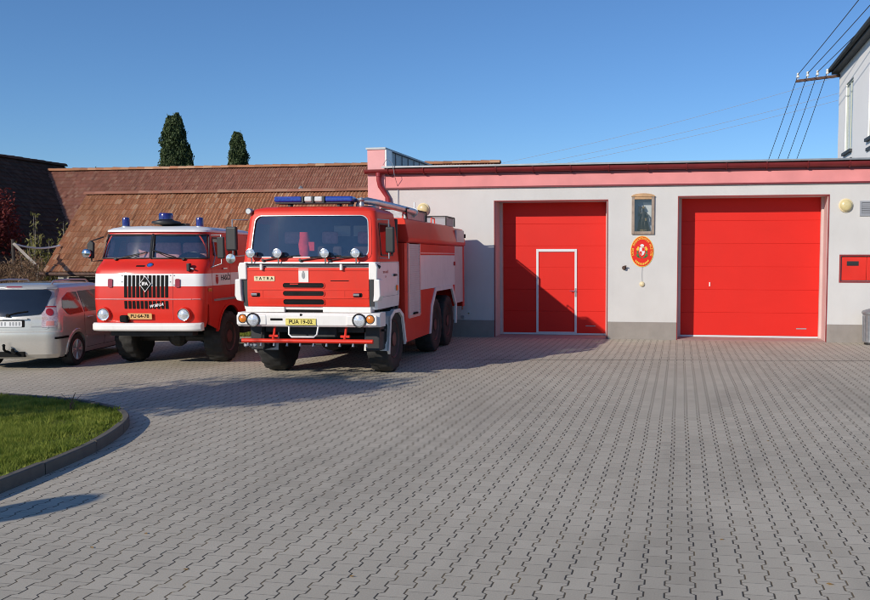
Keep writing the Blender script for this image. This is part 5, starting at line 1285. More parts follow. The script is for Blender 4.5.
# hood emblem, vent slot, side flasher
mb = MB(); c = F(.03, 1.975, .0); nn = ic.N(.5, 1.97); mb.lathe([(.06, -.004), (.06, .010), (.048, .014), (.0, .012)], (0, 0, 0), 'z', 20)
eb = mb.build('round_badge', 'chrome', IF, smooth=40); eb.location = c; eb.rotation_euler = nn.to_track_quat('Z', 'Y').to_euler()
mb = MB(); mb.lathe([(.046, .013), (.0, .016)], (0, 0, 0), 'z', 20); mb.build('enamel', 'plate_blue', eb)
mb = MB(); mb.plate(F, -.23, -.06, 1.945, 1.968, .008, .006, .01, n=2, rings=2); mb.build('hood_vent', 'ink', IF)
mb = MB(); c = F(.80, 1.90, .04); mb.box(c.x - .035, c.x + .03, c.y - .04, c.y + .06, 1.86, 2.01); fl = mb.build('flasher', 'black_plastic', IF, bevel=.015)
mb = MB(); mb.tube([(c.x + .02, c.y, 1.92), (c.x + .10, c.y - .02, 1.90)], .015, 6); mb.build('flasher_stalk', 'galv', fl)
mb = MB(); c = G(.30, 1.50, .01); mb.box(c.x - .012, c.x + .014, c.y - .07, c.y + .07, 1.47, 1.53); mb.build('side_marker', 'orange_lens', IF, bevel=.008)
# wipers
for x0, x1, zt in ((-.70, -.14, 2.20), (.62, .04, 2.25)):
    mb = MB(); mb.tube([F(x0, 2.085, .03), F((x0 + x1) / 2, 2.12, .05), F(x1, zt, .025)], .010, 6); mb.tube([F(x0 + (x1 - x0) * .25, 2.12, .02), F(x1 + (x1 - x0) * .1, zt + .02, .02)], .011, 6); mb.cyl(F(x0, 2.08, 0), F(x0, 2.08, .045), .03, n=10); mb.build('wiper', 'black_plastic', IF, smooth=60)
# headlights in round pods
for x in (-.83, .72):
    c = F(x, 1.045, .0); cy = c.y
    mb = MB(); mb.lathe([(.16, cy + .05), (.135, cy - .02), (.118, cy - .055), (.108, cy - .05)], (x, 0, 1.045), 'y', 26); hl = mb.build('headlight', red, IF, smooth=40)
    mb = MB(); mb.lathe([(.118, cy - .05), (.114, cy - .07), (.10, cy - .066)], (x, 0, 1.045), 'y', 26); mb.build('rim', 'chrome', hl, smooth=40)
    mb = MB(); mb.lathe([(.103, cy - .06), (.06, cy - .085), (.0, cy - .095)], (x, 0, 1.045), 'y', 26); mb.build('lens', 'lens', hl, smooth=60)
# bumper, plate, black lamp
vs = []; bp = MB(); prof = [(-.10, .73), (-.135, .76), (-.135, .85), (-.10, .885), (.0, .885), (.0, .73)]; n = 24
for i in range(n + 1):
    x = -1.05 + 2.10 * i / n; e = max(0, (abs(x) - .85) / .20); dy = .09 * e ** 2 + .02 * x * x
    vs += [(x, y + dy, z) for y, z in prof]
k = 6; bp.add(vs, [(i * k + j, i * k + (j + 1) % k, (i + 1) * k + (j + 1) % k, (i + 1) * k + j) for i in range(n) for j in range(k)] + [tuple(range(k)), tuple(n * k + j for j in range(k - 1, -1, -1))])
bp.build('bumper', 'white_paint', IF, smooth=30, bevel=.012)
mb = MB(); mb.plate(F, -.345, .115, .955, 1.068, .006, .05, .012, n=2, rings=3); pl_ = mb.build('licence_plate', 'plate_orange', IF)
mb = MB(); mb.text('PU·64-78', .094, (-.115, 1.012, .052), F, bold=.002); mb.build('lettering', 'ink', pl_)
mb = MB(); c = F(-.41, .95, .06); mb.box(c.x - .075, c.x + .075, c.y - .05, c.y + .07, .895, 1.03); fo = mb.build('tow_socket', 'ink', IF, bevel=.03, segs=3)
# roof beacons
for x, y in ((-.70, .68), (.74, .75)):
    mb = MB(); mb.lathe([(.085, 2.69), (.085, 2.735), (.0, 2.735)], (x, y, 0), 'z', 20); b_ = mb.build('beacon', 'alu', IF, smooth=40)
    mb = MB(); mb.lathe([(.072, 2.737), (.07, 2.86), (.058, 2.90), (.0, 2.91)], (x, y, 0), 'z', 20); mb.build('dome', 'navy_lens', b_, smooth=50)
mb = MB(); cx, cy = .02, .85; mb.lathe([(.06, 2.735), (.10, 2.76), (.24, 2.785), (.27, 2.80), (.26, 2.83), (.16, 2.85), (.13, 2.87), (.0, 2.87)], (cx, cy, 0), 'z', 28); mb.box(cx - .01, cx + .35, cy + .1, cy + .28, 2.74, 2.80)
b_ = mb.build('loudspeaker_beacon', 'black_plastic', IF, smooth=40)
mb = MB(); mb.lathe([(.135, 2.872), (.135, 2.96), (.12, 2.995), (.0, 3.0)], (cx, cy, 0), 'z', 24); mb.build('dome', 'navy_lens', b_, smooth=50)
# mirror and round lamp at the left, mirror at the right
mb = MB(); mb.prism([(-1.28, 2.10), (-1.17, 2.10), (-1.15, 2.40), (-1.22, 2.46), (-1.29, 2.38)], 'xz', .30, .36); m_ = mb.build('mirror', 'black_plastic', IF, bevel=.02)
mb = MB(); mb.tube([(-1.03, .45, 2.52), (-1.2, .33, 2.44), (-1.22, .33, 2.05), (-1.05, .42, 2.06)], .014, 8); mb.build('mirror_arm', 'black_plastic', m_)
mb = MB(); mb.lathe([(.0, .10), (.06, .07), (.09, .0), (.09, -.02), (.07, -.04), (.0, -.05)], (-1.27, .26, 2.20), 'y', 18); mb.build('search_lamp', 'chrome', IF, smooth=50)
mb = MB(); mb.box(1.20, 1.34, .42, .48, 2.10, 2.52); m_ = mb.build('mirror', 'black_plastic', IF, bevel=.02)
mb = MB(); mb.tube([(1.04, .55, 2.55), (1.27, .47, 2.56), (1.27, .47, 2.0), (1.08, .42, 1.93)], .013, 8); mb.build('mirror_arm', 'galv', m_, smooth=60)
# doors
for side in (G, Lf):
    for a, b in ((sa, sb_), (sc_, sd_)):
        ya, yb = ic.P(2 + a, 2.33).y, ic.P(2 + b, 2.33).y
        mb = MB(); mb.plate(side, ya - .02, yb + .02, 2.15, 2.51, .03, -.012, .004, rings=3); p = mb.build('door_window', 'cab_glass', IF)
        mb = MB(); mb.frame(side, ya + .012, yb - .012, 2.172, 2.488, .028, .04, .008, .02); mb.build('window_seal', 'black_plastic', p)
    mb = MB()
    for y_ in (.44, 1.34): mb.plate(side, y_ - .004, y_ + .004, 1.24, 2.58, .003, .003, .004, n=1, rings=4)
    mb.build('door_gap', 'ink_red', IF)
    mb = MB(); c = side(1.05, 1.90, .02); mb.box(c.x - .015, c.x + .015, c.y - .1, c.y + .08, 1.885, 1.915); mb.build('door_handle', 'chrome', IF, bevel=.008)
    mb = MB(); mb.plate(side, .50, 1.85, 1.275, 1.315, .006, .025, .03, n=1, rings=3); mb.build('step_strip', 'galv', IF)
    mb = MB(); mb.tube([side(.46, 1.95, .03), side(.62, 2.15, .04), side(.64, 2.42, .03)], .012, 6); mb.build('grab_bar', 'galv', IF, smooth=60)
mb = MB(); q = [(-.065, .05), (.065, .05), (.068, -.02), (.045, -.07), (0, -.10), (-.045, -.07), (-.068, -.02)]
mb.add([G(.66 + a, 1.69 + b, .003) for a, b in q], [tuple(range(7))]); mb.add([G(.66 + a, 1.69 + b, .003) for a, b in ((-.06, .058), (.06, .058), (.045, .10), (.0, .085), (-.045, .10))], [(0, 1, 2, 3, 4)]); mb.build('coat_of_arms', 'ink_red', IF)
mb = MB(); mb.text('HASIČI', .15, (1.08, 1.715, .003), lambda a, b, o: G(a, b, o), bold=.002)
mb.build('door_lettering', 'ink', IF)
# equipment body behind the cab
mb = MB(); mb.box(-1.12, 1.12, 2.80, 6.35, .78, 2.62); mb.build('body', red, IF, bevel=.04, segs=3)
mb = MB(); mb.box(-1.125, 1.125, 2.84, 6.31, 1.575, 1.815); mb.build('body_stripe', 'roof_white', IF)
for s_ in (-1, 1):
    for y_ in (2.95, 4.05, 5.15):
        mb = MB(); x0, x1 = sorted((s_ * 1.115, s_ * 1.132))
        for k_ in range(26): mb.box(x0, x1, y_, y_ + .95, .95 + k_ * .058, .95 + k_ * .058 + .052)
        mb.build('roller_shutter', 'alu', IF)
mb = MB(); mb.tube([(-.6, 3.0, 2.72), (-.6, 6.2, 2.72)], .03, 8); mb.tube([(-.2, 3.0, 2.72), (-.2, 6.2, 2.72)], .03, 8)
for k_ in range(10): mb.tube([(-.6, 3.1 + k_ * .33, 2.72), (-.2, 3.1 + k_ * .33, 2.72)], .018, 6)
for y_ in (3.2, 5.9): mb.box(-.65, -.15, y_, y_ + .06, 2.622, 2.70)
mb.build('roof_ladder', 'alu', IF)
mb = MB(); mb.box(-.42, .42, .2, 6.3, .60, .85); mb.box(-.8, .8, .15, .4, .62, .78)
for y in (1.28, 4.9): mb.cyl((-.9, y, .5), (.9, y, .5), .09, n=10); mb.ball((0, y, .5), .2, 12, 8)
mb.box(-.5, .5, 1.6, 2.6, .42, .7); mb.box(-1.0, -.45, 2.2, 3.6, .5, .78); mb.box(.45, 1.0, 2.2, 3.6, .5, .78); mb.build('chassis', 'dark_metal', IF, bevel=.01)
for s_ in (-1, 1):
    wheel(IF, s_ * .90, 1.28, .52, .36, s_, rim_mat='rim_paint', groups=18, lug=.024)
    wheel(IF, s_ * .86, 4.9, .52, .42, s_, rim_mat='rim_paint', groups=18, lug=.024)
MT['tail_pink'] = pm('tail_lamp_pink', (0.62, 0.22, 0.20), 0.15, coat=1.0)
MT['tail_clear'] = pm('tail_lamp_clear', (0.58, 0.42, 0.42), 0.15, metal=0.2, coat=1.0, var=0.3, vscale=40)
# ================================================================ silver people carrier, rear toward the camera
CX, CY = -9.96, 15.80
CA = thing('parked_car', 'silver people carrier parked rear first at the left edge beside the older fire engine', 'car', (CX, CY, 0), R(3.0))
cl = Loft([(.22, .80, .12, 4.15, .22, .3, .06, .1), (.30, .85, .04, 4.22, .24, .4, .08, .15), (.48, .87, .0, 4.28, .24, .45, .09, .2), (.66, .885, -.01, 4.28, .24, .45, .10, .22), (.72, .885, -.005, 4.27, .24, .45, .10, .22), (.735, .885, .035, 4.26, .24, .45, .10, .22),
           (.95, .885, .05, 4.20, .22, .5, .10, .25), (1.02, .88, .065, 4.05, .22, .5, .10, .25), (1.07, .865, .08, 3.55, .22, .4, .10, .2), (1.12, .85, .10, 3.35, .22, .35, .10, .2), (1.30, .79, .18, 3.0, .22, .3, .10, .2), (1.48, .725, .28, 2.65, .22, .3, .10, .18), (1.55, .70, .33, 2.5, .22, .3, .10, .15), (1.59, .66, .40, 2.35, .22, .3, .09, .12), (1.62, .55, .55, 2.1, .25, .3, .06, .1), (1.635, .3, .9, 1.8, .15, .15, .02, .02)])
zs = [.22, .30, .40, .48, .58, .66, .70, .72, .735, .80, .88, .95, 1.02, 1.07, 1.12, 1.21, 1.30, 1.39, 1.48, 1.52, 1.55, 1.57, 1.59, 1.605, 1.62, 1.635]
ts = tstations(nf=10, nc=8, ns=30)
ya = lambda t, z: cl.P(t, z).y
def arch(t, z):
    if not (2 < t < 3 or 6 < t < 7): return False
    y = cl.P(t, z).y
    return any(math.hypot(y - c, z - .32) < .375 for c in (.86, 3.50))
mb = MB(); cl.mesh(mb, ts, zs, arch, cap=True); mb.build('body', 'silver', CA, smooth=30)
F, G, Lf = cl.front, cl.right, cl.left
for side, s_ in ((G, 1), (Lf, -1)):
    for c in (.86, 3.50):
        mb = MB(); n = 18; vs = []
        for i in range(n + 1):
            t = R(-8 + 196 * i / n)
            for rad, off in ((.345, .012), (.40, .016), (.415, .0)):
                y, z = c - rad * cos(t), .32 + rad * sin(t); vs.append(side(y, max(.23, z), off))
            y, z = c - .345 * cos(t), .32 + .345 * sin(t); vs.append((s_ * .55, y, max(.23, z)))
        mb.add(vs, [(i * 4 + a, (i + 1) * 4 + a, (i + 1) * 4 + b, i * 4 + b) for i in range(n) for a, b in ((0, 1), (1, 2), (0, 3))], 0)
        mb.build('wheel_arch', 'silver', CA, smooth=40)
        mb = MB(); mb.box(min(s_ * .5, s_ * .54), max(s_ * .5, s_ * .54), c - .4, c + .4, .2, .72); mb.build('arch_liner', 'ink', CA)
    # side windows: rear quarter and doors
    mb = MB(); pl2 = [(.42, 1.20), (.60, 1.02), (1.12, 1.04), (1.14, 1.44), (.80, 1.43), (.55, 1.33)]
    def poly_on(mb, side, poly, off, mi=0):
        n = len(poly); cy, cz = sum(p[0] for p in poly) / n, sum(p[1] for p in poly) / n; vs = [side(cy, cz, off)]
        for j in (1, 2, 3, 4): vs += [side(cy + (a - cy) * j / 4, cz + (b - cz) * j / 4, off) for a, b in poly]
        vs += [side(a, b, off - .012) for a, b in poly]
        fs = [(0, 1 + i, 1 + (i + 1) % n) for i in range(n)] + [(1 + j * n + i, 1 + (j + 1) * n + i, 1 + (j + 1) * n + (i + 1) % n, 1 + j * n + (i + 1) % n) for j in range(4) for i in range(n)]
        mb.add(vs, fs, mi)
    def dense(poly, m=5): return [(a[0] + (b[0] - a[0]) * j / m, a[1] + (b[1] - a[1]) * j / m) for a, b in zip(poly, poly[1:] + poly[:1]) for j in range(m)]
    poly_on(mb, side, dense([(.40, 1.17), (.52, 1.04), (.60, 1.015), (1.13, 1.035), (1.15, 1.44), (.80, 1.44), (.52, 1.34)]), .007); mb.build('quarter_window', 'car_glass', CA)
    mb = MB(); poly_on(mb, side, dense([(1.19, 1.035), (2.02, 1.045), (2.02, 1.46), (1.21, 1.45)]), .007); mb.build('door_window', 'car_glass', CA)
    mb = MB(); poly_on(mb, side, dense([(2.08, 1.045), (2.95, 1.08), (2.62, 1.40), (2.08, 1.46)]), .007); mb.build('door_window', 'car_glass', CA)
    mb = MB()
    for y0, y1 in ((1.165, 1.172), (2.045, 2.053), (3.0, 3.008)): mb.plate(side, y0, y1, .32, 1.02, .002, .002, .003, n=1, rings=6)
    mb.plate(side, 1.17, 3.0, .318, .324, .002, .002, .003, n=1, rings=6); mb.build('door_gap', 'ink', CA)
    for y_ in (1.30, 2.16):
        mb = MB(); c = side(y_ + .08, .93, .02); mb.box(c.x - .02, c.x + .02, c.y - .1, c.y + .1, .915, .945); mb.build('door_handle', 'silver', CA, bevel=.01)
    mb = MB(); mb.plate(side, .12, .50, .585, .625, .01, .012, .014, n=2, rings=3); mb.build('bumper_strip', 'ink', CA)
    mb = MB(); mb.plate(side, 1.25, 3.05, .50, .56, .01, .014, .016, n=2, rings=4); mb.build('side_moulding', 'silver', CA)
    mb = MB(); xx = s_ * .58; mb.tube([(xx, .55, 1.60), (xx, .62, 1.665), (xx, 1.2, 1.685), (xx * 1.01, 1.9, 1.665), (xx * 1.01, 2.0, 1.60)], .018, 8); mb.build('roof_rail', 'silver_trim', CA, smooth=60)
    # tail lamps wrap the corner
    mb = MB(); tl = 1.05 if s_ > 0 else 7.95; tm = (.96, 1.60) if s_ > 0 else (7.40, 8.04)
    def lampP(t, z, off): return cl.P(t, z) + cl.N(t, z) * off
    def lamp(t0, t1, z0, z1, off, mat, par, nm):
        mb = MB(); nt, nz = 8, 4; vs = [lampP(t0 + (t1 - t0) * i / nt, z0 + (z1 - z0) * j / nz, off) for j in range(nz + 1) for i in range(nt + 1)]
        vs2 = [lampP(t0 + (t1 - t0) * i / nt, z0 + (z1 - z0) * j / nz, 0) for j in range(nz + 1) for i in range(nt + 1)]; o = len(vs)
        fs = [(j * 9 + i, j * 9 + i + 1, (j + 1) * 9 + i + 1, (j + 1) * 9 + i) for j in range(nz) for i in range(nt)]
        bd = [i for i in range(9)] + [j * 9 + 8 for j in range(1, 5)] + [36 + i for i in range(7, -1, -1)] + [j * 9 for j in range(3, 0, -1)]
        fs += [(a, b, b + o, a + o) for a, b in zip(bd, bd[1:] + bd[:1])]
        mb.add(vs + vs2, fs); return mb.build(nm, mat, par, smooth=50)
    k = lamp(tm[0], tm[1], .81, 1.20, .014, 'tail_clear', CA, 'tail_lamp')
    L_ = tm[1] - tm[0]; w_ = (tm[0] + .18 * L_, tm[0] + .72 * L_) if s_ > 0 else (tm[0] + .28 * L_, tm[0] + .82 * L_)
    mb = MB(); n = 18; cz_, ct_ = 1.09, (w_[0] + w_[1]) / 2; mb.add([lampP(ct_, cz_, .024)] + [lampP(ct_ + (w_[1] - w_[0]) / 2 * cos(2 * pi * i / n), cz_ + .07 * sin(2 * pi * i / n), .017) for i in range(n)], [(0, i + 1, (i + 1) % n + 1) for i in range(n)]); mb.build('brake_lens', 'red_lens', k, smooth=60)
    lamp(w_[0], w_[1], .84, .93, .017, 'tail_pink', k, 'fog_lens')
    lamp(tm[0], tm[1], 1.175, 1.20, .0155, 'red_lens', k, 'lamp_edge')
# tailgate
def Fb(x, z, off=0.0): return F(x, z - .05 * max(0, 1 - (x / .62) ** 2) * max(0, (1.30 - z) / .27), off)    # lower edge bows down in the middle
mb = MB(); mb.plate(Fb, -.63, .63, 1.06, 1.50, .10, .022, .034, n=5, rings=8); o = mb.build('rear_window', 'car_glass', CA, smooth=50)
mb = MB(); mb.tube([F(.02, 1.035, .03), F(.18, 1.075, .035), F(.36, 1.10, .03)], .012, 6); mb.cyl(F(.02, 1.03, .01), F(.02, 1.03, .045), .03, n=12); mb.build('rear_wiper', 'ink', o, smooth=60)
mb = MB(); mb.plate(F, -.14, .14, 1.535, 1.56, .008, .015, .02, n=2, rings=2); mb.build('high_brake_lamp', 'red_lens', CA)
mb = MB(); mb.plate(F, -.66, .66, 1.50, 1.535, .012, .03, .04, n=2, rings=6); mb.build('spoiler', 'silver', CA)
mb = MB(); mb.frame(F, -.70, .70, .77, 1.53, .004, .06, .004, .006); mb.build('tailgate_gap', 'ink_grey', CA)
mb = MB(); mb.plate(F, -.37, .37, .955, .985, .012, .045, .05, n=3, rings=4); mb.build('tailgate_handle', 'silver', CA)
mb = MB(); mb.plate(F, -.31, .31, .815, .95, .02, .004, .006, n=3, rings=3); rc = mb.build('plate_recess', 'ink', CA)
mb = MB(); mb.plate(F, -.265, .265, .825, .935, .01, .012, .01, n=2, rings=3); lp = mb.build('licence_plate', 'plate_white', CA)
mb = MB(); mb.plate(F, -.263, -.205, .827, .933, .006, .014, .003, n=1, rings=2); mb.build('blue_band', 'plate_blue', lp)
mb = MB()
for k_, x in enumerate((-.16, -.095, -.03, .06, .115, .17, .225)):
    mb.plate(F, x - .018, x + .012, .845, .915, .004, .0135, .002, n=1, rings=2)
mb.build('characters', 'ink_grey', lp)
mb = MB()
for sc2 in ((.055, .038), (.022, .036), (.04, .016)):
    pts = [F(sc2[0] * cos(2 * pi * i / 20), 1.005 + sc2[1] * sin(2 * pi * i / 20) * .6 + (.01 if sc2[1] < .02 else 0), .012) for i in range(21)]; mb.tube(pts, .005, 6)
mb.build('oval_badge', 'chrome', CA, smooth=60)
mb = MB(); mb.plate(F, .42, .60, .815, .838, .004, .006, .005, n=1, rings=2); mb.build('model_badge', 'ink_grey', CA)
mb = MB(); mb.box(-.30, .30, -.0, .2, .26, .36); mb.tube([(0.0, .05, .36), (0.0, -.06, .38), (0.0, -.10, .42), (0, -.10, .47)], .022, 8); mb.ball((0, -.10, .49), .028, 12, 8); mb.tube([(.1, .0, .40), (.13, -.06, .36), (.18, -.05, .33)], .03, 8); mb.build('tow_bar', 'ink', CA, smooth=50)
mb = MB(); mb.box(-.80, .80, .3, 4.0, .20, .24); mb.build('underbody', 'ink', CA)
for s_ in (-1, 1):
    for y_ in (.86, 3.50):
        r_ = .315; wb2 = MB(); wb2.lathe([(0, .085), (.05, .085), (.06, .07), (.17, .055), (.195, .08), (.205, .095), (.205, -.09), (.1, -.06), (0, -.06)], ax='x', n=36)
        rm = MB()
        rm.v = [(s_ * v[0], v[1], v[2]) for v in wb2.v]; rm.f = wb2.f; rm.m = wb2.m
        wh = rm.build('wheel', 'dark_metal', CA, smooth=40, loc=(s_ * .775, y_, r_))
        sp = MB()
        for k_ in range(8):
            a = 2 * pi * k_ / 8; d_ = .16
            for da in (-.12, .12): sp.tube([(s_ * .085, .05 * cos(a), .05 * sin(a)), (s_ * .088, .19 * cos(a + da), .19 * sin(a + da))], .014, 6)
        sp.lathe([(.19, s_ * .07), (.205, s_ * .095), (.198, s_ * .10), (.186, s_ * .09)], ax='x', n=36); sp.lathe([(0, s_ * .098), (.045, s_ * .096), (.055, s_ * .08)], ax='x', n=16)
        sp.build('rim_spokes', 'alu', wh, smooth=40)
        tp = MB(); tp.lathe([(.20, -.085), (.24, -.102), (.30, -.10), (.313, -.075), (.315, 0), (.313, .075), (.30, .10), (.24, .102), (.20, .085)], ax='x', n=48); tp.build('tyre', 'rubber', wh, smooth=50)
# ================================================================ vegetation
def leafy(mb, pts, size, rg, up=0.3, asp=0.55):
    # one leaf-shaped face per point, random orientation
    for p in pts:
        s_ = size * rg.uniform(.6, 1.3); d = Vector((rg.gauss(0, 1), rg.gauss(0, 1), rg.gauss(0, 1) + up)).normalized()
        a = d.cross(Vector((rg.gauss(0, 1), rg.gauss(0, 1), rg.gauss(0, 1)))).normalized() * (s_ * asp)
        o = len(mb.v); q = Vector(p)
        mb.v += [tuple(q - d * s_ * .5), tuple(q + a * .5), tuple(q + d * s_ * .5), tuple(q - a * .5)]; mb.f.append((o, o + 1, o + 2, o + 3)); mb.m.append(0)
def column_tree(name, label, px, py_top, py_base_w, Y, rg, lobes, grp):
    # upright conifer made of narrow lobes (dx, half width, top height, base height)
    x = (px - 540) / 850 * Y; t = thing(name, label, 'tree', (x, Y, 0), 0, grp)
    tr = MB(); tr.tube([(0, 0, -.1), (0.05, 0, 3), (0, 0.05, 6.5), (0, 0, 9)], [.28, .22, .13, .04], 8)
    for dx, hw, zt, zb in lobes: tr.tube([(0, 0, max(1.2, zb - .6)), (dx * .7, 0, zb + .5), (dx, 0, zt - .6)], [.10, .07, .02], 6)
    tr.build('trunk', 'bark', t)
    mb = MB()
    for dx, hw, zt, zb in lobes:
        h = zt - zb; n = int(8000 * hw * h / 3.5)
        for _ in range(n):
            f = rg.random(); z = zb + f * h
            w_ = hw * (min(1, .55 + .9 * f) if f < .35 else (1.0 - .35 * (f - .35)) if f < .84 else max(.04, (1 - f) / .16) ** .55 * .83)
            w_ *= 1 + .07 * sin(z * 3.1 + dx * 9) + .06 * sin(z * 8.3 + dx) + abs(rg.gauss(0, .10))
            a = rg.uniform(0, 2 * pi); r_ = w_ * math.sqrt(rg.uniform(.15, 1)) * (1 + .14 * sin(3 * a + z * 2.2) + .12 * sin(5 * a - z * 4.1))
            p = Vector((dx + r_ * cos(a), r_ * sin(a), z)); leafy(mb, [p], .17, rg, up=2.0, asp=.45)
        for _ in range(5):     # spires poking out at the top
            sx = dx + rg.uniform(-.45, .45) * hw; zt2 = zt + rg.uniform(-.2, .22) - abs(sx - dx) * .8
            for k in range(14): leafy(mb, [Vector((sx + rg.gauss(0, .03), rg.gauss(0, .05), zt2 - k * .05))], .15, rg, up=4, asp=.35)
    mb.build('crown', 'cypress', t, normals=False); return t
rg = random.Random(11)
column_tree('conifer_tree', 'taller dark conifer rising above the barn roof ridge', 179, 113, 33, 60, rg, [(-.30, .60, 11.9, 2.5), (.24, .62, 12.1, 2.6), (.98, .34, 9.9, 3.0), (-.62, .52, 10.0, 2.5), (.0, .92, 11.9, 2.0), (.42, .7, 10.4, 2.0)], 'conifers behind the barn')
column_tree('conifer_tree', 'smaller dark conifer rising above the barn roof ridge', 241, 130, 23, 60, rg, [(-.14, .46, 10.8, 2.5), (.22, .46, 10.7, 2.6), (-.44, .38, 9.2, 2.5), (.05, .70, 10.75, 2.0)], 'conifers behind the barn')
# a distant tree top just showing over the ridge
t = thing('distant_tree', 'tiny green tree top peeping over the long barn ridge', 'tree', ((100.5 - 540) / 850 * 70, 70, 0))
mb = MB(); mb.tube([(0, 0, -.1), (0, 0, 7)], [.25, .05], 8); mb.build('trunk', 'bark', t)
mb = MB()
for _ in range(1600):
    d = Vector((rg.gauss(0, 1), rg.gauss(0, 1), rg.gauss(0, 1))).normalized() * (rg.random() ** .4); leafy(mb, [Vector((d.x * 1.1, d.y * 1.1, 7.9 + d.z * 1.6 - abs(d.x) * .8))], .22, rg)
mb.build('crown', 'treeleaf', t, normals=False)

def bush(name, label, cat, loc, rad, n, size, mat, rg, stems=10, up=.3, lump=6, grp=None):
    t = thing(name, label, cat, loc, 0, grp)
    st = MB()
    cs = [Vector((rg.uniform(-1, 1) * rad[0] * .75, rg.uniform(-1, 1) * rad[1] * .7, rad[2] * rg.uniform(.35, 1.6))) for _ in range(lump)]
    for k in range(stems):
        c = cs[k % lump]; b = Vector((c.x * .5 + rg.uniform(-.1, .1), c.y * .5, -.02)); st.tube([b, b.lerp(c, .5) + Vector((rg.uniform(-.1, .1), 0, .1)), c + Vector((rg.gauss(0, .12), 0, .1))], [.02, .014, .006], 5)
    st.build('stem', 'grey_wood', t)
    mb = MB()
    for _ in range(n):
        c = cs[rg.randrange(lump)]; d = Vector((rg.gauss(0, 1), rg.gauss(0, 1), rg.gauss(0, 1))).normalized() * (rg.random() ** .5)
        p = c + Vector((d.x * rad[0] * .42, d.y * rad[1] * .45, d.z * rad[2] * .5))
        if p.z < .02: p.z = rg.uniform(.02, .3)
        leafy(mb, [p], size, rg, up)
    mb.build('foliage', mat, t, normals=False); return t
rg = random.Random(21)
def at(u, v, Y):
    p = math.atan(63 / 850); x, y = (u - 540) / 850, (320 - v) / 850
    d = Vector((x, cos(p) + y * sin(p), -sin(p) + y * cos(p))); k = Y / d.y; return Vector((d.x * k, Y, 2.13 + d.z * k))
# clipped dry hedge behind the car
t = thing('dry_hedge', 'long dry brown clipped hedge behind the silver car', 'hedge', (-15.9, 21.6, 0), WALL_A)
st = MB(); mb = MB()
for k in range(60):
    x = rg.uniform(-4, 3.4); st.tube([(x, rg.uniform(-.3, .3), -.02), (x + rg.uniform(-.1, .1), rg.uniform(-.3, .3), 1.4)], [.018, .006], 5)
for _ in range(26000):
    x = rg.uniform(-4, 3.5); top = 2.0 + .10 * sin(x * 2.1) + .06 * sin(x * 7)
    p = Vector((x, rg.uniform(-.42, .42), rg.uniform(.05, 1) ** .7 * top)); leafy(mb, [p], .10, rg, up=1.6, asp=.22)
st.build('stem', 'grey_wood', t); mb.build('foliage', 'dryhedge', t, normals=False)
# red creeper mass at the left edge, weeds and reeds between it and the shed
c = at(1, 250, 28.6); bush('virginia_creeper', 'red leaved creeper bush at the left edge in front of the dark barn', 'bush', (c.x - .45, c.y, 0), (1.15, .7, 2.2), 7500, .135, 'creeper', rg, 12, -.4, 14)
c = at(10, 258, 29.3); bush('dark_shrub', 'dark brownish shrub growing between the red creeper and the dark barn', 'bush', (c.x + .6, c.y, 0), (1.2, .6, 1.2), 2600, .12, 'creeper_dark', rg, 12, .2, 9)
def reeds(label, u, v, Y, spread, n, h0, h1, mat, grp=None):
    c = at(u, v, Y); t = thing('tall_weed', label, 'weed', (c.x, c.y, 0), 0, grp); st = MB(); lf = MB()
    for k in range(n):
        x, y = rg.gauss(0, spread), rg.gauss(0, spread * .6); h = rg.uniform(h0, h1); lx = rg.gauss(0, .22)
        st.tube([(x, y, -.02), (x + lx * .3, y, h * .5), (x + lx, y, h)], [.016, .012, .004], 5)
        for q in range(70):
            f = rg.uniform(.25, 1.02); leafy(lf, [Vector((x + lx * f * f + rg.gauss(0, .09), y + rg.gauss(0, .09), h * f))], .14, rg, up=1.2, asp=.28)
    st.build('stem', 'grey_wood', t); lf.build('foliage', mat, t, normals=False); return t
reeds('clump of tall yellow green weeds leaning beside the shed roof', 43, 262, 26.4, .36, 20, 1.9, 2.9, 'weed', 'tall weeds by the shed')
reeds('brownish weed clump behind the hedge, left of the yellow green one', 28, 262, 25.6, .36, 16, 1.5, 2.4, 'dryhedge', 'tall weeds by the shed')
reeds('single tall thin weed stalk standing above the plank', 35, 262, 26.6, .03, 2, 3.4, 3.9, 'weed', 'tall weeds by the shed')
reeds('slim green weed stalk next to the shed verge', 66, 240, 27.6, .05, 2, 2.9, 3.5, 'weed', 'tall weeds by the shed')
# slanting plank and slack line
a, b = at(14, 244, 23.7), at(36, 265, 23.2)
t = MB(); t.tube([tuple(Vector((0, 0, 0))), tuple(b - a)], .05, 4); tag(t.build('leaning_plank', 'grey_wood', loc=a), 'pale grey plank leaning among the weeds', 'plank')
pa, pb = at(13, 243.5, 23.75), at(60, 245.5, 25.0)
mb = MB(); pts = [(pb - pa) * (i / 12) - Z * (.10 * 4 * (i / 12) * (1 - i / 12)) for i in range(13)]; mb.tube([tuple(p) for p in pts], .028, 6); tag(mb.build('slack_line', 'plate_white', loc=pa), 'slack grey line sagging above the weeds', 'line')
mb = MB(); mb.cyl((0, 0, -.05), (0, 0, 2.62), .05, .045, 8); o = mb.build('wooden_post', 'dark_wood', loc=(pa.x, pa.y, 0)); tag(o, 'thin wooden post in the red creeper carrying the slack line', 'post')
# low weed at the island kerb
c = Vector((-6.15, 11.0, .08)); t = MB(); lf = MB()
for k in range(5): t.tube([(0, 0, 0), (rg.gauss(0, .03), rg.gauss(0, .03), .12), (rg.gauss(0, .05), rg.gauss(0, .05), rg.uniform(.18, .30))], [.006, .005, .002], 4)
o = t.build('dry_stalk', 'rust', loc=c); tag(o, 'small dry reddish stalk standing in the grass near the kerb', 'stalk')
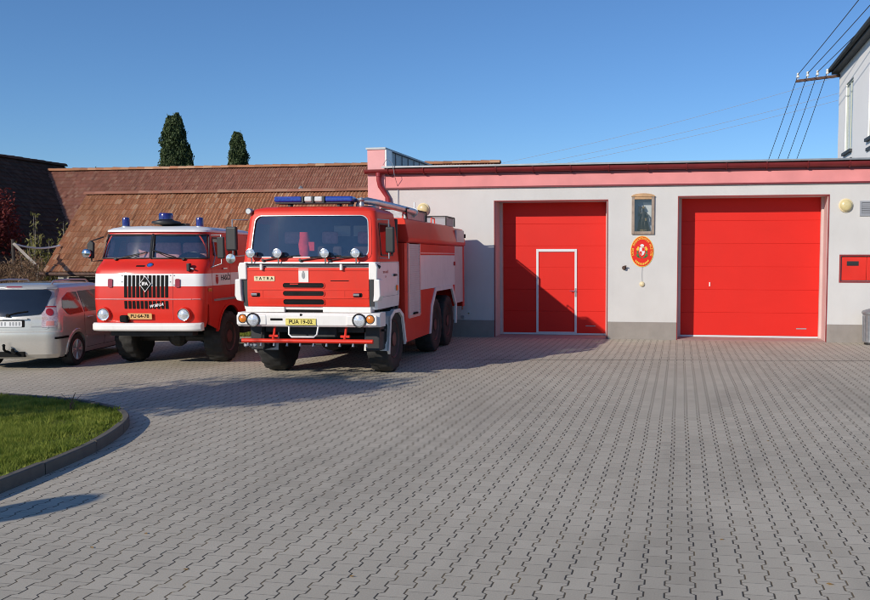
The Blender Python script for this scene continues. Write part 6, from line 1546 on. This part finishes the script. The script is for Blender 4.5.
# trees standing to the left of the view; they throw the leafy shadow across the yard
def shade_tree(label, loc, zc, rad, n, rg):
    t = thing('garden_tree', label, 'tree', loc, 0, 'trees left of the yard')
    tr = MB(); tr.tube([(0, 0, -.1), (.06, .02, zc * .4), (-.04, 0, zc * .75), (0, 0, zc + rad[2] * .5)], [.16, .13, .09, .03], 8)
    for k in range(9):
        a = rg.uniform(0, 6.28); z = zc + rg.uniform(-.6, .5) * rad[2]; tr.tube([(0, 0, z - .5), (.5 * rad[0] * cos(a), .5 * rad[1] * sin(a), z), (.85 * rad[0] * cos(a), .85 * rad[1] * sin(a), z + .2)], [.05, .03, .01], 5)
    tr.build('trunk', 'bark', t); mb = MB(); cs = [Vector((rg.gauss(0, .42) * rad[0], rg.gauss(0, .42) * rad[1], zc + rg.gauss(0, .42) * rad[2])) for _ in range(26)]
    for _ in range(n):
        c = cs[rg.randrange(26)]; leafy(mb, [c + Vector((rg.gauss(0, .3), rg.gauss(0, .3), rg.gauss(0, .25)))], .15, rg)
    mb.build('crown', 'treeleaf', t, normals=False)
SD = Vector((sin(SAZ), cos(SAZ), 0))
def caster(u, v, z):
    x, y = gnd(u, v); return Vector((x, y, 0)) - SD * (z / math.tan(SEL))
c = caster(285, 388, 4.5); shade_tree('slim garden tree nearer the parked engines, left of the view', (c.x, c.y, 0), 4.5, (1.6, .8, .30), 4200, random.Random(31))
c = caster(150, 399, 4.2); shade_tree('slim garden tree nearer the kerb island, left of the view', (c.x, c.y, 0), 4.2, (1.5, .8, .28), 4200, random.Random(32))
c = caster(30, 508.5, 2.35); rsn = thing('round_sign', 'round sign on a thin pole beside the grass island, left of the view', 'sign', (c.x, c.y, 0), R(-25))
mb = MB(); mb.cyl((0, 0, -.1), (0, 0, 2.5), .03, n=10); mb.build('pole', 'galv', rsn)
mb = MB(); mb.lathe([(.0, -.035), (.27, -.035), (.27, -.03), (.0, -.03)], (0, 0, 2.35), 'y', 32); mb.build('disc', 'galv', rsn)
scene.cycles.max_bounces = 8; scene.cycles.transparent_max_bounces = 16
scene.cycles.use_denoising = True; scene.cycles.filter_width = 1.0
